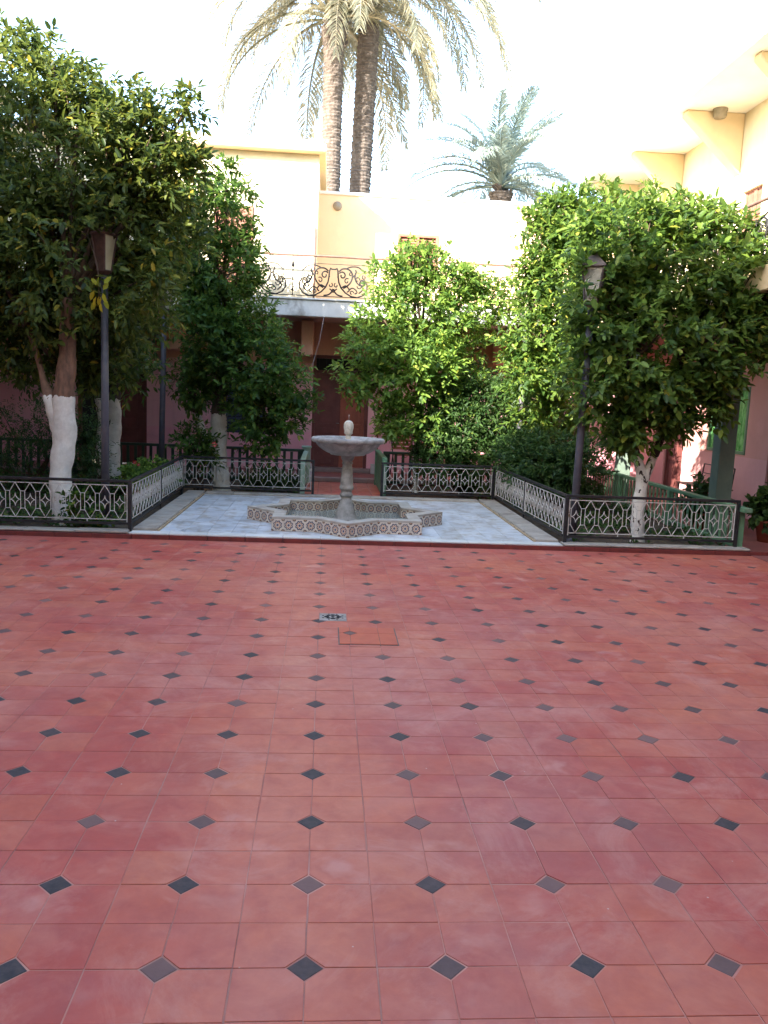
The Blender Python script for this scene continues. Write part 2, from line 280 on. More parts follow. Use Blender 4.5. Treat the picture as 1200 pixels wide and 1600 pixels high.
# ------------------------------------------------------------------ mesh helpers
class MB:
    def __init__(s): s.v = []; s.f = []; s.uv = None; s.sm = []
    def add(s, vs, fs, smooth=False):
        k = len(s.v); s.v += [tuple(p) for p in vs]; s.f += [tuple(i+k for i in f) for f in fs]; s.sm += [smooth]*len(fs); return s
    def box(s, x0, y0, z0, x1, y1, z1, c=0.):
        if c <= 0:
            vs = [(x, y, z) for z in (z0, z1) for y in (y0, y1) for x in (x0, x1)]
            return s.add(vs, [(0, 2, 3, 1), (4, 5, 7, 6), (0, 1, 5, 4), (2, 6, 7, 3), (0, 4, 6, 2), (1, 3, 7, 5)])
        c = min(c, (x1-x0)*.45, (y1-y0)*.45, (z1-z0)*.45)
        def ring(z, d): return [(x0+d, y0+c-d*0, z) for _ in ()]
        xs, ys = (x0, x1), (y0, y1)
        def oct_(z, i):   # octagon outline inset i
            a, b_, p, q = x0+i, x1-i, y0+i, y1-i; e = c*.6 if i == 0 else c*.35
            return [(a+e, p, z), (b_-e, p, z), (b_, p+e, z), (b_, q-e, z), (b_-e, q, z), (a+e, q, z), (a, q-e, z), (a, p+e, z)]
        R4 = [oct_(z0, c), oct_(z0+c, 0), oct_(z1-c, 0), oct_(z1, c)]
        vs = sum(R4, []); fs = [tuple(range(7, -1, -1)), tuple(range(24, 32))]
        for k in range(3):
            for i in range(8): fs.append((k*8+i, k*8+(i+1) % 8, k*8+8+(i+1) % 8, k*8+8+i))
        return s.add(vs, fs)
    def beam(s, p, q, w, h, upv=(0, 0, 1)):
        p, q = Vector(p), Vector(q); d = (q-p).normalized(); u = Vector(upv)
        sd = d.cross(u)
        if sd.length < 1e-4: sd = d.cross(Vector((1, 0, 0)))
        sd.normalize(); u = sd.cross(d).normalized(); sd *= w/2; u *= h/2
        vs = [p-sd-u, p+sd-u, p+sd+u, p-sd+u, q-sd-u, q+sd-u, q+sd+u, q-sd+u]
        return s.add(vs, [(0, 1, 2, 3), (7, 6, 5, 4), (0, 4, 5, 1), (1, 5, 6, 2), (2, 6, 7, 3), (3, 7, 4, 0)])
    def tube(s, pts, rad, n=8, cap=True, smooth=True):
        pts = [Vector(p) for p in pts]; rad = [rad]*len(pts) if not hasattr(rad, '__len__') else rad
        vs = []; fs = []; ref = None
        for i, p in enumerate(pts):
            d = (pts[min(i+1, len(pts)-1)]-pts[max(i-1, 0)]).normalized()
            if ref is None: ref = d.cross(Vector((0, 0, 1)) if abs(d.z) < .9 else Vector((1, 0, 0))).normalized()
            ref = (ref-d*ref.dot(d)).normalized(); o = d.cross(ref)
            for k in range(n):
                a = 2*math.pi*k/n; vs.append(p+(ref*math.cos(a)+o*math.sin(a))*rad[i])
        for i in range(len(pts)-1):
            for k in range(n): fs.append((i*n+k, i*n+(k+1) % n, (i+1)*n+(k+1) % n, (i+1)*n+k))
        s.add(vs, fs, smooth)
        if cap:
            k = len(s.v)-len(vs)
            s.f += [tuple(k+i for i in range(n-1, -1, -1)), tuple(k+(len(pts)-1)*n+i for i in range(n))]; s.sm += [False, False]
        return s
    def lathe(s, prof, n=32, c=(0, 0), wob=None, smooth=True):
        vs = []; fs = []
        for j, (r, z) in enumerate(prof):
            for k in range(n):
                a = 2*math.pi*k/n; rr = r*(1+(wob(a, z) if wob else 0)); vs.append((c[0]+rr*math.cos(a), c[1]+rr*math.sin(a), z))
        for j in range(len(prof)-1):
            for k in range(n): fs.append((j*n+k, j*n+(k+1) % n, (j+1)*n+(k+1) % n, (j+1)*n+k))
        return s.add(vs, fs, smooth)
    def prism(s, poly, z0, z1):
        n = len(poly); vs = [(x, y, z0) for x, y in poly]+[(x, y, z1) for x, y in poly]
        fs = [tuple(range(n-1, -1, -1)), tuple(range(n, 2*n))]+[(i, (i+1) % n, n+(i+1) % n, n+i) for i in range(n)]
        return s.add(vs, fs)
    def mesh(s, name, mat):
        me = bpy.data.meshes.new(name); me.from_pydata(s.v, [], s.f)
        me.polygons.foreach_set('use_smooth', s.sm); me.materials.append(MT[mat] if isinstance(mat, str) else mat); me.update(); return me
    def build(s, name, mat, parent=None, loc=(0, 0, 0), rotz=0., bev=0.):
        return inst(name, s.mesh(name, mat), parent, loc, rotz, bev)
def inst(name, me, parent=None, loc=(0, 0, 0), rotz=0., bev=0.):
    o = bpy.data.objects.new(name, me); COL.objects.link(o); o.location = loc; o.rotation_euler.z = rotz
    if parent is not None: o.parent = parent
    if bev:
        b = o.modifiers.new('bevel', 'BEVEL'); b.width = bev; b.segments = 2; b.limit_method = 'ANGLE'; b.angle_limit = R(40)
    return o
def tag(o, label, cat, group=None):
    o['label'] = label; o['category'] = cat
    if group: o['group'] = group
    return o
def thing(name, label, cat, loc=(0, 0, 0), rotz=0., group=None):
    o = bpy.data.objects.new(name, None); COL.objects.link(o); o.location = loc; o.rotation_euler.z = rotz
    o.empty_display_size = .2; return tag(o, label, cat, group)
def struct(o): o['kind'] = 'structure'; return o
def stuff(o): o['kind'] = 'stuff'; return o
def kids(o): return [c for c in bpy.data.objects if c.parent == o]
def copy_tree(o, kmap, parent=None):
    c = o.copy(); COL.objects.link(c); c.parent = parent
    for ch in kmap.get(o.name, []): copy_tree(ch, kmap, c)
    return c
def dup(o, loc, rotz, label, group=None):
    kmap = {}
    for x in bpy.data.objects:
        if x.parent: kmap.setdefault(x.parent.name, []).append(x)
    c = copy_tree(o, kmap); c.location = loc; c.rotation_euler.z = rotz; c['label'] = label
    if group: c['group'] = group
    return c
def toimg(X, Y, Z):
    d = Vector((X, Y, Z-CAMZ)); x, y, z = d.dot(rt), d.dot(up), d.dot(fw)
    if z < .05: return None
    return 600+FPX*x/z, 800-FPX*y/z
def inview(X, Y, Z, m=60):
    p = toimg(X, Y, Z); return p is not None and -m < p[0] < 1200+m and -m < p[1] < 1600+m

# ------------------------------------------------------------------ ground
g = MB(); g.add([(-220, -220, -.12), (220, -220, -.12), (220, 300, -.12), (-220, 300, -.12)], [(0, 1, 2, 3)])
struct(g.build('ground', 'earth'))
# courtyard floor: grout bed, terracotta tiles with one cut corner, slate diamonds
EDGE = 8.80
bed = MB(); bed.box(-6.4, -2.9, -.1, 6.3, EDGE-.02, -.0022)
floor = struct(bed.build('courtyard_floor', 'grout'))
TX, TY, T = -.01324, 2.12665, .2
J = .0019; CUT = .056
def tile_mesh():
    a = J; b_ = T-J; ch = .0012; th = .012
    def out(i): return [(a+i, a+i), (b_-i, a+i), (b_-i, T-CUT-i*.4), (T-CUT-i*.4, b_-i), (a+i, b_-i)]
    o0, o1 = out(0), out(ch); n = 5
    # centre the tile on its own middle so that rotations keep it in its cell
    vs = [(x-T/2, y-T/2, -th) for x, y in o0]+[(x-T/2, y-T/2, -ch*.6) for x, y in o0]+[(x-T/2, y-T/2, 0) for x, y in o1]
    fs = [tuple(range(10, 15))]
    for k in (0, 5):
        fs += [(k+i, k+(i+1) % n, k+n+(i+1) % n, k+n+i) for i in range(n)]
    return vs, fs
tv, tf = tile_mesh()
tme = MB().add(tv, tf).mesh('tile', 'tile')
hd = .0505
dv = [(hd, 0), (0, hd), (-hd, 0), (0, -hd)]
dm = MB(); dm.add([(x, y, -.012) for x, y in dv]+[(x, y, -.0012) for x, y in dv]+[(x*.95, y*.95, 0) for x, y in dv],
                  [(8, 9, 10, 11)]+[(k+i, k+(i+1) % 4, k+4+(i+1) % 4, k+4+i) for k in (0, 4) for i in range(4)])
dme = dm.mesh('diamond_tile', 'diamond')
HATCH = (.118, .508, 5.165, 5.56)
cells = []
for i in range(-31, 31):
    for j in range(-25, 34):
        x = TX+T*(i+.5); y = TY+T*(j+.5)
        if x-T/2 < -6.35 or x+T/2 > 6.25 or y+T/2 > EDGE-.03 or y-T/2 < -2.85: continue
        if i == 0 and j == 18: continue                    # the drain sits here
        # cut corner faces the diamond: even grid nodes
        ex = 0 if i % 2 == 0 else 1; ey = 0 if j % 2 == 0 else 1     # node offset where the diamond is
        ang = {(1, 1): 0, (0, 1): math.pi/2, (0, 0): math.pi, (1, 0): -math.pi/2}[(ex, ey)]
        cells.append((x, y, ang))
def dist(c): return (c[0]**2+c[1]**2+CAMZ**2)
vis = sorted([c for c in cells if inview(c[0], c[1], 0)], key=dist)
near = set(vis[:298])
for c in vis[:298]:
    o = inst('tile', tme, floor, (c[0]+rng.gauss(0, .0007), c[1]+rng.gauss(0, .0007), rng.gauss(0, .0005)), c[2]+rng.gauss(0, .004))
    o.rotation_euler.x = rng.gauss(0, .0016); o.rotation_euler.y = rng.gauss(0, .0016)
far = MB()
for c in cells:
    if c in near: continue
    ca, sa = math.cos(c[2]+rng.gauss(0, .003)), math.sin(c[2]); dz = rng.gauss(0, .0004); tx, ty = rng.gauss(0, .0016), rng.gauss(0, .0016)
    far.add([(c[0]+x*ca-y*sa, c[1]+x*sa+y*ca, z+dz+x*tx+y*ty) for x, y, z in tv], tf)
stuff(far.build('tile_field', 'tile', floor))
# last cut row along the platform
cut = MB(); ytop = EDGE-.03; yb = TY+T*33
for i in range(-31, 31):
    x = TX+T*i
    if x < -6.35 or x+T > 6.25: continue
    cut.box(x+J, yb+J, -.012, x+T-J, ytop, rng.gauss(0, .0003))
stuff(cut.build('cut_tile_row', 'tile', floor))
dcells = [(TX+T*2*i, TY+T*2*j) for i in range(-15, 16) for j in range(-12, 17)]
dcells = [c for c in dcells if -6.2 < c[0] < 6.15 and -2.7 < c[1] < EDGE-.07]
dcells = [c for c in dcells if not (HATCH[0]-.06 < c[0] < HATCH[1]+.06 and HATCH[2]-.05 < c[1] < HATCH[3]+.05)]
dvis = sorted([c for c in dcells if inview(c[0], c[1], 0)], key=dist)
for c in dvis[:295]: inst('diamond_tile', dme, floor, (c[0], c[1], rng.gauss(-.0006, .0003)), rng.gauss(0, .02))
nd = set(dvis[:295]); fd = MB()
for c in dcells:
    if c in nd: continue
    fd.add([(c[0]+x, c[1]+y, z) for x, y, z in dm.v], dm.f)
if fd.v: stuff(fd.build('diamond_tile_field', 'diamond', floor))
# drain and inspection lid
dr = thing('floor_drain', 'small square cast metal drain grate with floral holes in the red tile floor', 'drain', (TX+.1, TY+T*18.5, 0))
b = MB(); b.box(-.096, -.096, -.01, .096, .096, .003, .002); b.build('plate', 'metal', dr)
for k in range(8):  # dark discs on the plate stand in for shade inside the holes
    a = k*math.pi/4; b = MB(); b.lathe([(.0001, .0048), (.014 if k % 2 else .018, .0048), (.015 if k % 2 else .019, .003)], 10, (.045*math.cos(a), .045*math.sin(a))); b.build('hole_disc', 'dark', dr)
b = MB(); b.lathe([(.0001, .005), (.013, .005), (.014, .003)], 10); b.build('hole_disc', 'dark', dr)
for k in range(8):
    a = (k+.5)*math.pi/4; b = MB(); b.lathe([(.0001, .0046), (.007, .0046), (.0075, .003)], 8, (.075*math.cos(a), .075*math.sin(a))); b.build('hole_disc', 'dark', dr)
hx0, hx1, hy0, hy1 = HATCH
ht = thing('inspection_lid', 'rectangular tiled inspection lid with its own slate diamond, set in the floor beside the drain', 'lid', ((hx0+hx1)/2, (hy0+hy1)/2, 0))
hw, hh = (hx1-hx0)/2, (hy1-hy0)/2
b = MB(); b.box(-hw, -hh, -.008, hw, hh, .0022); b.build('frame', 'lid_joint', ht)
lw = hw-.007; lh = hh-.006; jx1, jx2, jy = -.115, .075, .055
for (x0, x1) in ((-lw, jx1), (jx1, jx2), (jx2, lw)):
    for (y0, y1) in ((-lh, jy), (jy, lh)):
        b = MB(); cc = [(x0+.0015, y0+.0015), (x1-.0015, y0+.0015), (x1-.0015, y1-.0015), (x0+.0015, y1-.0015)]
        poly = []
        for k, (px, py) in enumerate(cc):
            if abs(px-jx1) < .01 and abs(py-jy) < .01:
                sx = 1 if px > jx1 else -1; sy = 1 if py > jy else -1; q = .05
                pa, pb = (jx1+sx*q, py), (px, jy+sy*q)
                nx = cc[(k+1) % 4]; poly += [pb, pa] if abs(nx[1]-py) < 1e-6 else [pa, pb]
            else: poly.append((px, py))
        b.prism(poly, -.004, .0055); b.build('lid_tile', 'lid_tile', ht)
b = MB(); b.prism([(jx1+.046, jy), (jx1, jy+.046), (jx1-.046, jy), (jx1, jy-.046)], -.004, .0052); b.build('diamond_tile', 'diamond', ht)

# ------------------------------------------------------------------ platform
PX0, PX1, PY0, PY1, PZ = -2.05, 2.62, 8.80, 12.55, .06
b = MB(); b.box(PX0, PY0+.03, -.1, PX1, PY1, PZ-.006)
plat = struct(b.build('fountain_platform', 'kerb'))
# red riser and kerb along the whole front
b = MB()
for k in range(32):
    x = -6.35+k*.395
    b.box(x+.002, PY0-.012, -.02, x+.393, PY0+.028, PZ-.016+rng.gauss(0, .001), .003)
struct(b.build('red_riser', 'red_edge'))
# pale slabs on the front lip of the platform
x = PX0+.02
while x < PX1-.05:
    wd = min(.40, PX1-.02-x); b = MB(); b.box(x+.0015, PY0-.004, PZ-.015, x+wd-.0015, PY0+.16, PZ+rng.gauss(0, .0005), .002); b.build('edge_slab', 'marble_edge', plat); x += wd
def star_poly(a, c=(.262, 10.01)):
    """eight-pointed star outline (two squares of half side a)"""
    pts = []
    for k in range(8):
        an = math.pi/4*k+math.pi/4*0; R1 = a*math.sqrt(2); R2 = a/math.cos(math.pi/8)
        pts.append((c[0]+R1*math.cos(an), c[1]+R1*math.sin(an)))
        an2 = an+math.pi/8; pts.append((c[0]+R2*math.cos(an2), c[1]+R2*math.sin(an2)))
    return pts
SX, SY = .262, 10.01
def in_sq(x, y, a): 
    dx, dy = abs(x-SX), abs(y-SY); return (dx < a and dy < a) or dx+dy < a*math.sqrt(2)
S = .25; KX0, KX1, KY1 = PX0+.30, PX1-.30, PY1-.22
me = MB().box(-S/2+.0014, -S/2+.0014, -.012, S/2-.0014, S/2-.0014, 0, .0016).mesh('paving_tile', 'marble')
nx = int((KX1-KX0)/S); ny = int((KY1-(PY0+.165))/S)
sx = (KX1-KX0)/nx; sy = (KY1-PY0-.165)/ny
for i in range(nx):
    for j in range(ny):
        x = KX0+sx*(i+.5); y = PY0+.165+sy*(j+.5)
        if all(in_sq(x+u*S/2, y+v*S/2, .70) for u in (-1, 1) for v in (-1, 1)): continue
        o = inst('paving_tile', me, plat, (x, y, PZ+rng.gauss(0, .0005))); o.scale = (sx/S, sy/S, 1)
# triangular remainders beside the slabs (front corners) and raised kerbs round three sides
for (x0, x1) in ((PX0+.02, KX0), (KX1, PX1-.02)):
    for k in range(9):
        y0 = PY0+.165+k*(PY1-PY0-.165)/9; y1 = y0+(PY1-PY0-.165)/9
        b = MB(); b.box(x0+.002, y0+.002, PZ-.02, x1-.03 if x0 < 0 else x1-.002, y1-.002, PZ+.028+rng.gauss(0, .001), .006)
        if x0 > 0: b = MB(); b.box(x0+.03, y0+.002, PZ-.02, x1-.002, y1-.002, PZ+.028+rng.gauss(0, .001), .006)
        b.build('kerb_stone', 'kerb', plat)
    xs = (x1-.028, x1-.003) if x0 < 0 else (x0+.003, x0+.028)
    b = MB(); b.box(xs[0], PY0+.17, PZ-.02, xs[1], PY1-.24, PZ+.012, .003); b.build('kerb_seam', 'kerb_seam', plat)
for k in range(10):
    x0 = KX0-.003+k*(KX1-KX0)/10; x1 = x0+(KX1-KX0)/10
    b = MB(); b.box(x0+.002, KY1+.004, PZ-.02, x1-.002, PY1-.002, PZ+.026+rng.gauss(0, .001), .006); b.build('kerb_stone', 'kerb', plat)
# garden kerbs left and right of the platform, front edge
for (x0, x1, nm) in ((-6.35, PX0, 8), (PX1, 4.72, 4)):
    root = None
    b = MB(); b.box(x0, PY0+.03, -.08, x1, PY0+.15, PZ-.012); root = struct(b.build('garden_kerb', 'kerb'))
    for k in range(nm):
        xa = x0+k*(x1-x0)/nm; b = MB(); b.box(xa+.003, PY0-.006, PZ-.010, xa+(x1-x0)/nm-.003, PY0+.175, PZ+.012+rng.gauss(0, .002), .006); b.build('kerb_stone', 'kerb', root)

# garden soil
def soil(x0, x1, y0, y1, z):
    nx, ny = max(2, int((x1-x0)/.12)), max(2, int((y1-y0)/.12)); vs = []; fs = []
    for j in range(ny+1):
        for i in range(nx+1):
            e = 0 if i in (0, nx) or j in (0, ny) else 1
            vs.append((x0+(x1-x0)*i/nx, y0+(y1-y0)*j/ny, z+e*(rng.random()*.045)))
    for j in range(ny):
        for i in range(nx): a = j*(nx+1)+i; fs.append((a, a+1, a+nx+2, a+nx+1))
    b = MB(); b.add(vs, fs, True); return struct(b.build('garden_soil', 'soil'))
soil(-6.4, PX0, 8.95, 14.78, .0); soil(PX0, -.32, PY1+.003, 14.78, .002); soil(.95, PX1, PY1+.003, 14.78, .002); soil(PX1, 4.72, 8.95, 14.78, .0)
# path to the door and corridors under the galleries
b = MB(); b.box(-.32, PY1+.003, -.08, .95, 14.80, .035); pth = struct(b.build('path', 'grout'))
me = MB().box(-.0985, -.0985, -.012, .0985, .0985, 0, .002).mesh('tile', 'tile')
for i in range(6):
    for j in range(11): inst('tile', me, pth, (-.32+.107+i*.2115, PY1+.115+j*.2025, .0405+rng.gauss(0, .0005)))
b = MB(); b.box(-6.4, 14.805, -.08, 6.3, 16.45, .10); cf = struct(b.build('corridor_floor', 'corridor'))
for k in range(16):
    b = MB(); x = -6.35+k*.79; b.box(x+.002, 14.785, .045, x+.788, 15.02, .118+rng.gauss(0, .001), .006); b.build('edge_slab', 'step', cf)
b = MB(); b.box(-.42, 16.05, .10, .95, 16.38, .17, .006); b.build('door_step', 'step', cf)
b = MB(); b.box(4.725, -2.9, -.08, 6.3, 14.78, .006); struct(b.build('side_corridor_floor', 'corridor'))

# ------------------------------------------------------------------ star fountain
fx = thing('star_fountain', 'stone pedestal fountain with wide round bowl standing in a low tiled star basin', 'fountain', (SX, SY, PZ))
A, TH, WH = .83, .125, .155
so_, si_ = star_poly(A, (0, 0)), star_poly(A-TH, (0, 0))
b = MB(); n = 16
vs = [(x, y, 0) for x, y in so_]+[(x, y, WH-.02) for x, y in so_]+[(x, y, WH-.02) for x, y in si_]+[(x, y, 0) for x, y in si_]
fs = []
for i in range(n):
    j = (i+1) % n; fs += [(i, j, n+j, n+i), (n+i, n+j, 2*n+j, 2*n+i), (2*n+i, 2*n+j, 3*n+j, 3*n+i)]
b.add(vs, fs); b.build('basin_wall', 'coping', fx)
oo, ii = star_poly(A+.0065, (0, 0)), star_poly(A-TH-.012, (0, 0))
for k in range(8):      # coping in eight mitred pieces, one per point
    q = [(2*k-1) % 16, 2*k, 2*k+1]
    P = [oo[i] for i in q]+[ii[i] for i in reversed(q)]
    cxm = sum(p[0] for p in P)/6; cym = sum(p[1] for p in P)/6; P = [(cxm+(x-cxm)*.994, cym+(y-cym)*.994) for x, y in P]
    b = MB()
    nn = 6; z0, z1 = WH-.02, WH+.004
    b.add([(x, y, z0) for x, y in P]+[(x, y, z1) for x, y in P], [(0, 1, 4, 5), (1, 2, 3, 4)][:0]+[(6, 7, 10, 11), (7, 8, 9, 10)]+[(i, (i+1) % nn, nn+(i+1) % nn, nn+i) for i in range(nn)])
    b.build('coping_stone', 'coping', fx, bev=.004)
def tile_strip(poly, ncount, z0, z1, outward, name):
    for i in range(16):
        p, q = Vector((*poly[i], 0)), Vector((*poly[(i+1) % 16], 0)); d = (q-p); L = d.length; d.normalize()
        nrm = Vector((d.y, -d.x, 0))*(1 if outward else -1)
        m_ = max(1, round(L/ncount))
        for k in range(m_):
            a = p+d*(L*k/m_+.0012); c = p+d*(L*(k+1)/m_-.0012)
            t = .006+rng.random()*.0008; vs = []
            for zz in (z0, z1):
                for u in (a, c): vs += [tuple(u+Vector((0, 0, zz))), tuple(u+nrm*t+Vector((0, 0, zz)))]
            # 0 a0in 1 a0out 2 c0in 3 c0out 4 a1in 5 a1out 6 c1in 7 c1out
            b = MB(); b.add(vs, [(1, 3, 7, 5), (0, 1, 5, 4), (3, 2, 6, 7), (5, 7, 6, 4), (0, 2, 3, 1)])
            me = b.mesh(name, 'azulejo'); uvl = me.uv_layers.new(name='UVMap')
            uvm = {1: (0, 0), 3: (1, 0), 7: (1, 1), 5: (0, 1), 0: (0, 0), 2: (1, 0), 4: (0, 1), 6: (1, 1)}
            ru = rng.choice((0, 0))
            for lp in me.loops: uvl.data[lp.index].uv = uvm[lp.vertex_index]
            inst(name, me, fx)
tile_strip(so_, .121, .003, WH-.022, True, 'wall_tile')
tile_strip(si_, .115, .02, WH-.022, False, 'inner_tile')
b = MB(); b.add([(x, y, .014) for x, y in star_poly(A-TH+.01, (0, 0))]+[(0, 0, .014)], [(i, (i+1) % 16, 16) for i in range(16)]); b.build('basin_floor', 'basin_floor', fx)
b = MB(); b.add([(x, y, .030) for x, y in star_poly(A-TH-.002, (0, 0))]+[(0, 0, .030)], [(i, (i+1) % 16, 16) for i in range(16)]); b.build('water', 'water', fx)
def ft(r, z): return (r, z-PZ)
prof = [(.150, .075), (.150, .10), (.128, .108), (.124, .150), (.118, .168), (.112, .19), (.108, .21), (.098, .25), (.082, .29), (.074, .315), (.066, .325),
        (.064, .345), (.060, .36), (.076, .375), (.079, .39), (.076, .405), (.066, .415), (.066, .445), (.082, .455), (.086, .475), (.084, .50), (.076, .515), (.078, .53), (.074, .60),
        (.068, .66), (.061, .715), (.057, .745), (.054, .757), (.064, .765), (.066, .78), (.058, .79), (.058, .80), (.072, .82), (.082, .85), (.083, .868), (.1, .875)]
b = MB(); b.lathe([ft(*p) for p in prof], 40); b.build('pedestal', 'stone', fx)
bowl = [(.09, .868), (.17, .868), (.205, .874), (.215, .886), (.25, .898), (.30, .925), (.345, .958), (.375, .990), (.385, 1.008), (.392, 1.016), (.418, 1.018), (.434, 1.028), (.441, 1.046), (.438, 1.064), (.425, 1.076), (.405, 1.078), (.392, 1.070),
        (.380, 1.055), (.34, 1.03), (.28, 1.0), (.2, .975), (.1, .962), (.001, .96)]
b = MB(); b.lathe([ft(*p) for p in bowl], 64); b.build('bowl', 'stone', fx)
fin = [(.034, .96), (.034, 1.09), (.030, 1.105), (.036, 1.115), (.052, 1.13), (.047, 1.15), (.056, 1.17), (.060, 1.20), (.058, 1.235), (.048, 1.262), (.028, 1.278), (.001, 1.284)]
b = MB(); b.lathe([ft(*p) for p in fin], 48, wob=lambda a, z: (.05*math.cos(8*a+z*60)+.035*math.cos(z*190)) if z+PZ > 1.12 else 0); b.build('finial', 'finial', fx)
b = MB(); b.tube([(0, 0, 1.275-PZ), (0, 0, 1.352-PZ)], .0045, 6); b.build('jet_pipe', 'metal', fx)

# ------------------------------------------------------------------ garden railings
PIT = .160; PZ0, PZ1 = .176, .540
def motif_mesh():
    H = PZ1-PZ0; hw = .0575; b = MB(); r = .0052; sh = .26*H
    pts = [(0, 0), (hw, sh), (hw, H-sh), (0, H), (-hw, H-sh), (-hw, sh), (0, 0)]
    for p, q in zip(pts, pts[1:]): b.beam((p[0], 0, PZ0+p[1]), (q[0], 0, PZ0+q[1]), .006, .0075, (0, 1, 0))
    g_ = (PIT/2-hw)
    for z in (.25*H, .75*H):
        for s_ in (-1, 1): b.beam((s_*hw, 0, PZ0+z), (s_*(PIT/2+.0005), 0, PZ0+z), .010, .006, (0, 0, 1))
    mid = H/2; st = .19*H
    for sx_ in (-1, 1):
        for sz in (-1, 1):
            P = []
            for k in range(6):
                t = k/5*math.pi/2     # concave quarter arc from the side to the tip
                P.append((sx_*hw*(1-math.sin(t)), .0, PZ0+mid+sz*st*(1-math.cos(t))))
            for p, q in zip(P, P[1:]): b.beam(p, q, .006, .008, (0, 1, 0))
    return b.mesh('hexagon_motif', 'white_metal')
MOT = motif_mesh()
ZR = .585
def railing(p, q, label, n, mids=(), ends=(1, 1), extra=None):
    p, q = Vector((*p, 0)), Vector((*q, 0)); L = (q-p).length; a = math.atan2(q.y-p.y, q.x-p.x)
    t = thing('garden_railing', label, 'railing', p, a, 'low black and white garden railings round the fountain platform')
    b = MB(); b.beam((-.018, 0, ZR), (L+.018, 0, ZR), .030, .030); b.build('top_rail', 'iron', t, bev=.004)
    b = MB(); b.beam((.02, 0, .135), (L-.02, 0, .135), .022, .026); b.build('bottom_rail', 'iron', t)
    xs = [0]*ends[0]+[L]*ends[1]
    for x in xs: b = MB(); b.box(x-.018, -.018, .0, x+.018, .018, ZR-.0155, .003); b.build('post', 'iron', t)
    for x in mids: b = MB(); b.box(x*L-.010, -.010, .02, x*L+.010, .010, ZR-.0155, .002); b.build('middle_post', 'iron', t)
    segs = [0]+list(mids)+[1]
    for s0, s1 in zip(segs, segs[1:]):
        xa, xb = s0*L+.032, s1*L-.032; m_ = max(1, round((xb-xa)/PIT)); k_ = (xb-xa)/(m_*PIT)
        b = MB()
        for z in (PZ0, PZ1): b.beam((xa, 0, z), (xb, 0, z), .008, .008)
        for x in (xa, xb): b.beam((x, 0, PZ0-.04), (x, 0, PZ1+.006), .009, .009)
        for x in (xa+(xb-xa)*.3, xa+(xb-xa)*.7): b.beam((x, 0, PZ0-.035), (x, 0, PZ0), .009, .009)
        b.build('panel_frame', 'white_metal', t)
        for i in range(m_):
            o = inst('hexagon_motif', MOT, t, (xa+(i+.5)*PIT*k_, 0, 0)); o.scale = (k_, 1, 1)
    return t
railing((-6.3, 8.93), (PX0, 8.93), 'long low railing along the left front bed, in front of the thick whitewashed trunk', 0, (.33, .66))
railing((PX0-.005, 8.985), (-2.10, 12.47), 'railing running back along the left side of the fountain platform', 0, (.5,), (0, 0))
railing((-2.12, 12.52), (-.18, 12.52), 'railing behind the platform on the left, ending beside the path to the maroon door', 0)
railing((.86, 12.55), (2.58, 12.62), 'railing behind the platform on the right, starting at the green path fence', 0)
railing((2.60, 12.565), (2.655, 8.985), 'railing running back along the right side of the fountain platform', 0, (.5,), (0, 0))
railing((2.655, 8.93), (4.60, 8.93), 'low railing along the right front bed, in front of the forked tree', 0)

# ------------------------------------------------------------------ wooden garden fences
def fence(p, q, z0, z1, label, pitch, bw, bt=.022, mat='green', post=1.9, railm=None, second=True):
    p, q = Vector((*p, 0)), Vector((*q, 0)); L = (q-p).length; a = math.atan2(q.y-p.y, q.x-p.x)
    t = thing('garden_fence', label, 'fence', p, a); railm = railm or mat
    b = MB(); b.box(-.03, -.04, z1-.045, L+.03, .04, z1, .005); b.build('top_rail', railm, t)
    b = MB(); b.box(0, -.02, z0+.05, L, .02, z0+.10, .004); b.build('bottom_rail', railm, t)
    n = max(1, round(L/pitch)); me = MB().box(-bw/2, -bt/2, z0+.02, bw/2, bt/2, z1-.047, .003).mesh('baluster', mat)
    for i in range(n):
        o = inst('baluster', me, t, ((i+.5)*L/n, 0, rng.gauss(0, .002))); o.rotation_euler.y = rng.gauss(0, .006)
    m_ = max(1, round(L/post))
    for i in range(m_+1):
        b = MB(); x = i*L/m_; b.box(x-.038, -.036, z0-.02, x+.038, .036, z1-.046, .004); b.build('post', railm, t)
    return t
fence((-6.3, 14.86), (-.40, 14.60), .0, .62, 'long dark green baluster fence behind the left garden bed', .128, .048, mat='green_dark')
fence((1.05, 14.80), (4.55, 14.86), .0, .62, 'dark green baluster fence behind the shrubs right of the path', .128, .048, mat='green_dark')
f = fence((.90, 12.70), (.90, 14.62), .03, .66, 'short green boarded fence on the right side of the path', .085, .078, mat='green')
f = fence((-.34, 12.72), (-.34, 14.50), .03, .60, 'short green boarded fence on the left side of the path', .085, .078, mat='green', railm='green_pale')
f = fence((4.66, 8.98), (4.66, 14.80), .0, .525, 'green slatted fence along the right side corridor', .13, .052, .012, mat='green')
b = MB(); b.box(-.16, -.05, .47, .04, .05, .522, .006); b.build('rail_end_cap', 'green', f)
fp = thing('fence_end_post', 'pale green square end post beside the path, in front of the maroon door', 'post', (-.335, 14.62, 0))
b = MB(); b.box(-.07, -.05, 0, .07, .05, .64, .008); b.build('shaft', 'green_pale', fp)
b = MB(); b.box(-.085, -.065, .641, .085, .065, .68, .008); b.build('cap', 'green_pale', fp)
wp = thing('fence_end_post', 'white capped end post just left of the right hand lamp post', 'post', (4.55, 14.72, 0))
b = MB(); b.box(-.05, -.05, 0, .05, .05, .72, .008); b.build('shaft', 'white_metal', wp)
b = MB(); b.lathe([(.001, .721), (.075, .721), (.085, .74), (.07, .765), (.075, .79), (.06, .84), (.03, .865), (.001, .87)], 20); b.build('knob', 'white_metal', wp)

